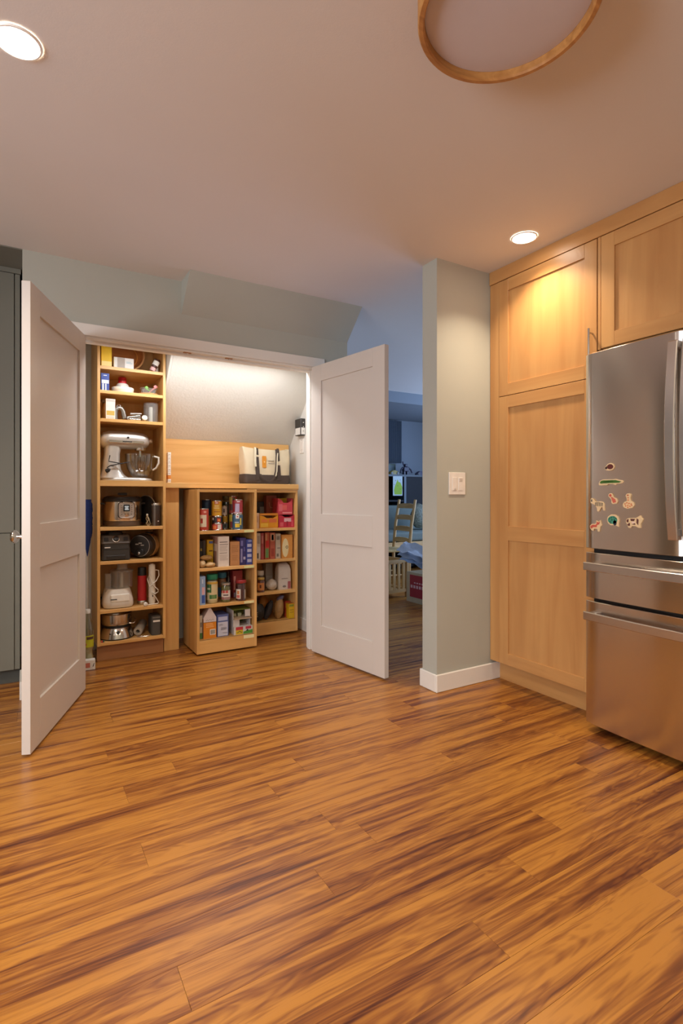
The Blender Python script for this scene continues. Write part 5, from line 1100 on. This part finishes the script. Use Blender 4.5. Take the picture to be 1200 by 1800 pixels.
MB().prism([(-.06, -.13), (.075, -.13), (.085, -.02), (.05, .05), (.01, .06), (.0, .1), (-.02, .06), (-.05, .0), (-.07, -.06)], 'y', -.0018, -.0008).build('print', M('#8fae2c', .7), r)
for a, b_ in ((-.04, .08), (.045, .09), (-.07, .02), (0, .0), (.05, -.05)): MB().prism(ell(.012, .012, 8, a, b_), 'y', -.0024, -.0015).build('print', INK, r)
MB().box(-.088, .088, .0, .004, -.15, .15).build('backing', M('#4a5660', .5), r)
# shelf books at the left edge of the bookcase
for i in range(6):
    bz = .785 + 0 if i < 3 else 1.045
    o = MB().box(0, .03, 0, .16, 0, .16 + .015 * (i % 3)).build('book', M(['#8a8f9c', '#4a3a5c', '#b0b4bc', '#6d4a58', '#a8b4c4', '#3c4a5c'][i], .6), None, (4.98 + xs0 + .16 + .036 * (i % 3), 6.50, bz + .0005))
    tag(o, '%s book standing on the %s bookcase shelf' % (['grey', 'dark purple', 'pale grey', 'dusty red', 'pale blue', 'slate blue'][i], 'middle' if i < 3 else 'upper'), 'book', 'books in the dark bookcase')
def toy(x, y_, col, label, kind):
    r = tag(empty('toy_robot', (x, y_, zt + .0005)), label, 'toy', 'toys on the bookcase')
    m = M(col, .5)
    if kind == 0:
        MB().box(-.05, .05, -.03, .03, .05, .12).build('torso', m, r, bevel=.008)
        MB().box(-.025, .025, -.025, .025, .12, .165).build('head', m, r, bevel=.008)
        for s in (-1, 1):
            MB().box(s * .03 - .015, s * .03 + .015, -.02, .02, 0, .05).build('leg', m, r)
            MB().tube([(s * .05, 0, .11), (s * .09, -.01, .08), (s * .11, -.02, .03)], [.014, .012, .012], 8).build('arm', m, r)
        MB().tube([(-.04, 0, .14), (-.055, 0, .2)], .009, 8).build('antenna', m, r)
    else:
        MB().loft([[(a, b_, c) for a, b_ in rrect(w1, .06, .02)] for c, w1 in ((0, .18), (.02, .19), (.045, .13), (.06, .06))]).build('body', m, r)
        for s in (-1, 1): MB().lathe([(.018, -.01), (.018, .01)], 14, M4=Matrix.Translation((s * .055, -.03, .018)) @ Matrix.Rotation(math.pi / 2, 4, 'X')).build('wheel', BLACK, r)
    return r
toy(onY(714, 830, 6.5)[0], 6.52, '#2c2a40', 'dark purple toy robot standing on top of the bookcase', 0)
toy(onY(701, 830, 6.5)[0] - .10, 6.50, '#8a7a34', 'mustard toy car on top of the bookcase', 1)
toy(onY(731, 830, 6.5)[0] + .10, 6.52, '#34324c', 'dark blue toy car beside the purple robot', 1)
o = MB().box(-.10, .10, 0, .02, 0, .17).build('photo_frame', M('#3a4a34', .5), None, (onY(690, 830, 6.6)[0], 6.66, zt + .0008), bevel=.003)
tag(o, 'small dark green frame standing on the bookcase', 'frame'); MB().box(-.075, .075, -.001, .0, .025, .145).build('picture', M('#5a6a6c', .6), o)
# printed box with newspapers, low wooden crate
bo = tag(empty('shipping_box', (3.66, 4.22, 0)), 'cream cardboard box with red printed side on dining floor', 'box')
CB = M('#b8a484', .7)
for a in ((-.18, .18, -.27, .27, 0, .004), (-.18, -.176, -.27, .27, .004, .31), (.176, .18, -.27, .27, .004, .31), (-.176, .176, -.27, -.266, .004, .31), (-.176, .176, .266, .27, .004, .31)): MB().box(*a).build('box_wall', CB, bo)
MB().box(-.1808, -.1798, -.27, .215, .055, .285).build('print', M('#a02a34', .6), bo)
for k in range(9): MB().box(-.1814, -.1802, .17 - .045 * k, .20 - .045 * k, .15, .18).build('print', M('#d8b0b0', .6), bo)
for k in range(6): MB().box(-.1814, -.1802, .12 - .04 * k, .145 - .04 * k, .20, .212).build('print', M('#d8b0b0', .6), bo)
def sheet(name, label, A, B, S, col, seed):
    """crumpled paper lying along A-B, hanging sideways along S"""
    rn = random.Random(seed); n, m_ = 14, 8; vs = []; fs = []
    A, B, S = Vector(A), Vector(B), Vector(S); N = (B - A).cross(S).normalized()
    if N.z < 0: N = -N
    for j in range(m_ + 1):
        for i in range(n + 1):
            a, b_ = i / n, j / m_ - .5
            p = A.lerp(B, a) + S * b_ + N * (.014 * math.sin(7 * a + seed) * math.cos(6 * b_ + seed * 2) + .010 * math.sin(23 * a + 5 * b_ + seed) + .007 * rn.uniform(-1, 1))
            vs.append(tuple(p))
    k = len(vs); vs += [tuple(Vector(p) - N * .004) for p in vs]
    for j in range(m_):
        for i in range(n):
            q = j * (n + 1) + i; fs += [(q, q + 1, q + n + 2, q + n + 1), (k + q, k + q + n + 1, k + q + n + 2, k + q + 1)]
    rim = list(range(n + 1)) + [j * (n + 1) + n for j in range(1, m_ + 1)] + [m_ * (n + 1) + i for i in range(n - 1, -1, -1)] + [j * (n + 1) for j in range(m_ - 1, 0, -1)]
    for a, b_ in zip(rim, rim[1:] + rim[:1]): fs.append((a, k + a, k + b_, b_))
    o = MB().add(vs, fs, True).build(name, M(col, .75, var=.18, scale=60))
    return tag(o, label, 'newspaper', 'newspapers over the box')
for i, (dn, col, lb) in enumerate(((0, '#9aa4b4', 'pale blue newspaper at the bottom of the pile on the cardboard box'), (.055, '#a8b0be', 'crumpled pale newspaper in the middle of the pile on box'), (.11, '#b4bac6', 'crumpled newspaper topping the pile on the cardboard box'))):
    sheet('newspaper', lb, (3.52 - .03 * i, 4.60 - .02 * i, .47 + dn), (3.66 - .02 * i, 4.02 + .02 * i, .36 + dn), (-.17, -.05, -.08), col, 3 + i)
ck = tag(empty('slatted_crate', (3.40, 4.84, 0), math.radians(8)), 'low wooden slatted crate behind the cardboard box', 'crate')
for x in (-.2, .2):
    for yy in (-.2, .2): MB().box(x - .018, x + .018, yy - .018, yy + .018, 0, .42).build('post', PINE('z'), ck)
for zz in (.06, .38):
    for yy in (-.2, .2): MB().box(-.182, .182, yy - .01, yy + .01, zz, zz + .035).build('rail', PINE('x'), ck)
    for x in (-.2, .2): MB().box(x - .01, x + .01, -.182, .182, zz, zz + .035).build('rail', PINE('y'), ck)
for k in range(5):
    for yy in (-.2, .2): MB().box(-.15 + .07 * k, -.12 + .07 * k, yy - .006, yy + .006, .095, .38).build('slat', PINE('z'), ck)
    for x in (-.2, .2): MB().box(x - .006, x + .006, -.15 + .07 * k, -.12 + .07 * k, .095, .38).build('slat', PINE('z'), ck)
MB().box(-.19, .19, -.19, .19, .06, .075).build('crate_floor', PINE('x'), ck)
cv = MB()
# curtain on the far wall
n = 60; vs = []; x0_ = onY(676, 780, 6.74)[0]; x1_ = onY(704, 780, 6.74)[0]
pts = [(x0_ + (x1_ - x0_) * i / n, 6.73 + .022 * math.sin(i * .9)) for i in range(n + 1)]
pts += [(x, y_ + .006) for x, y_ in reversed(pts)]
o = MB().prism(pts, 'z', 1.62, 2.28).build('curtain', M('#7c8794', .9), None)
tag(o, 'pale blue grey curtain hanging at the far dining wall', 'curtain')
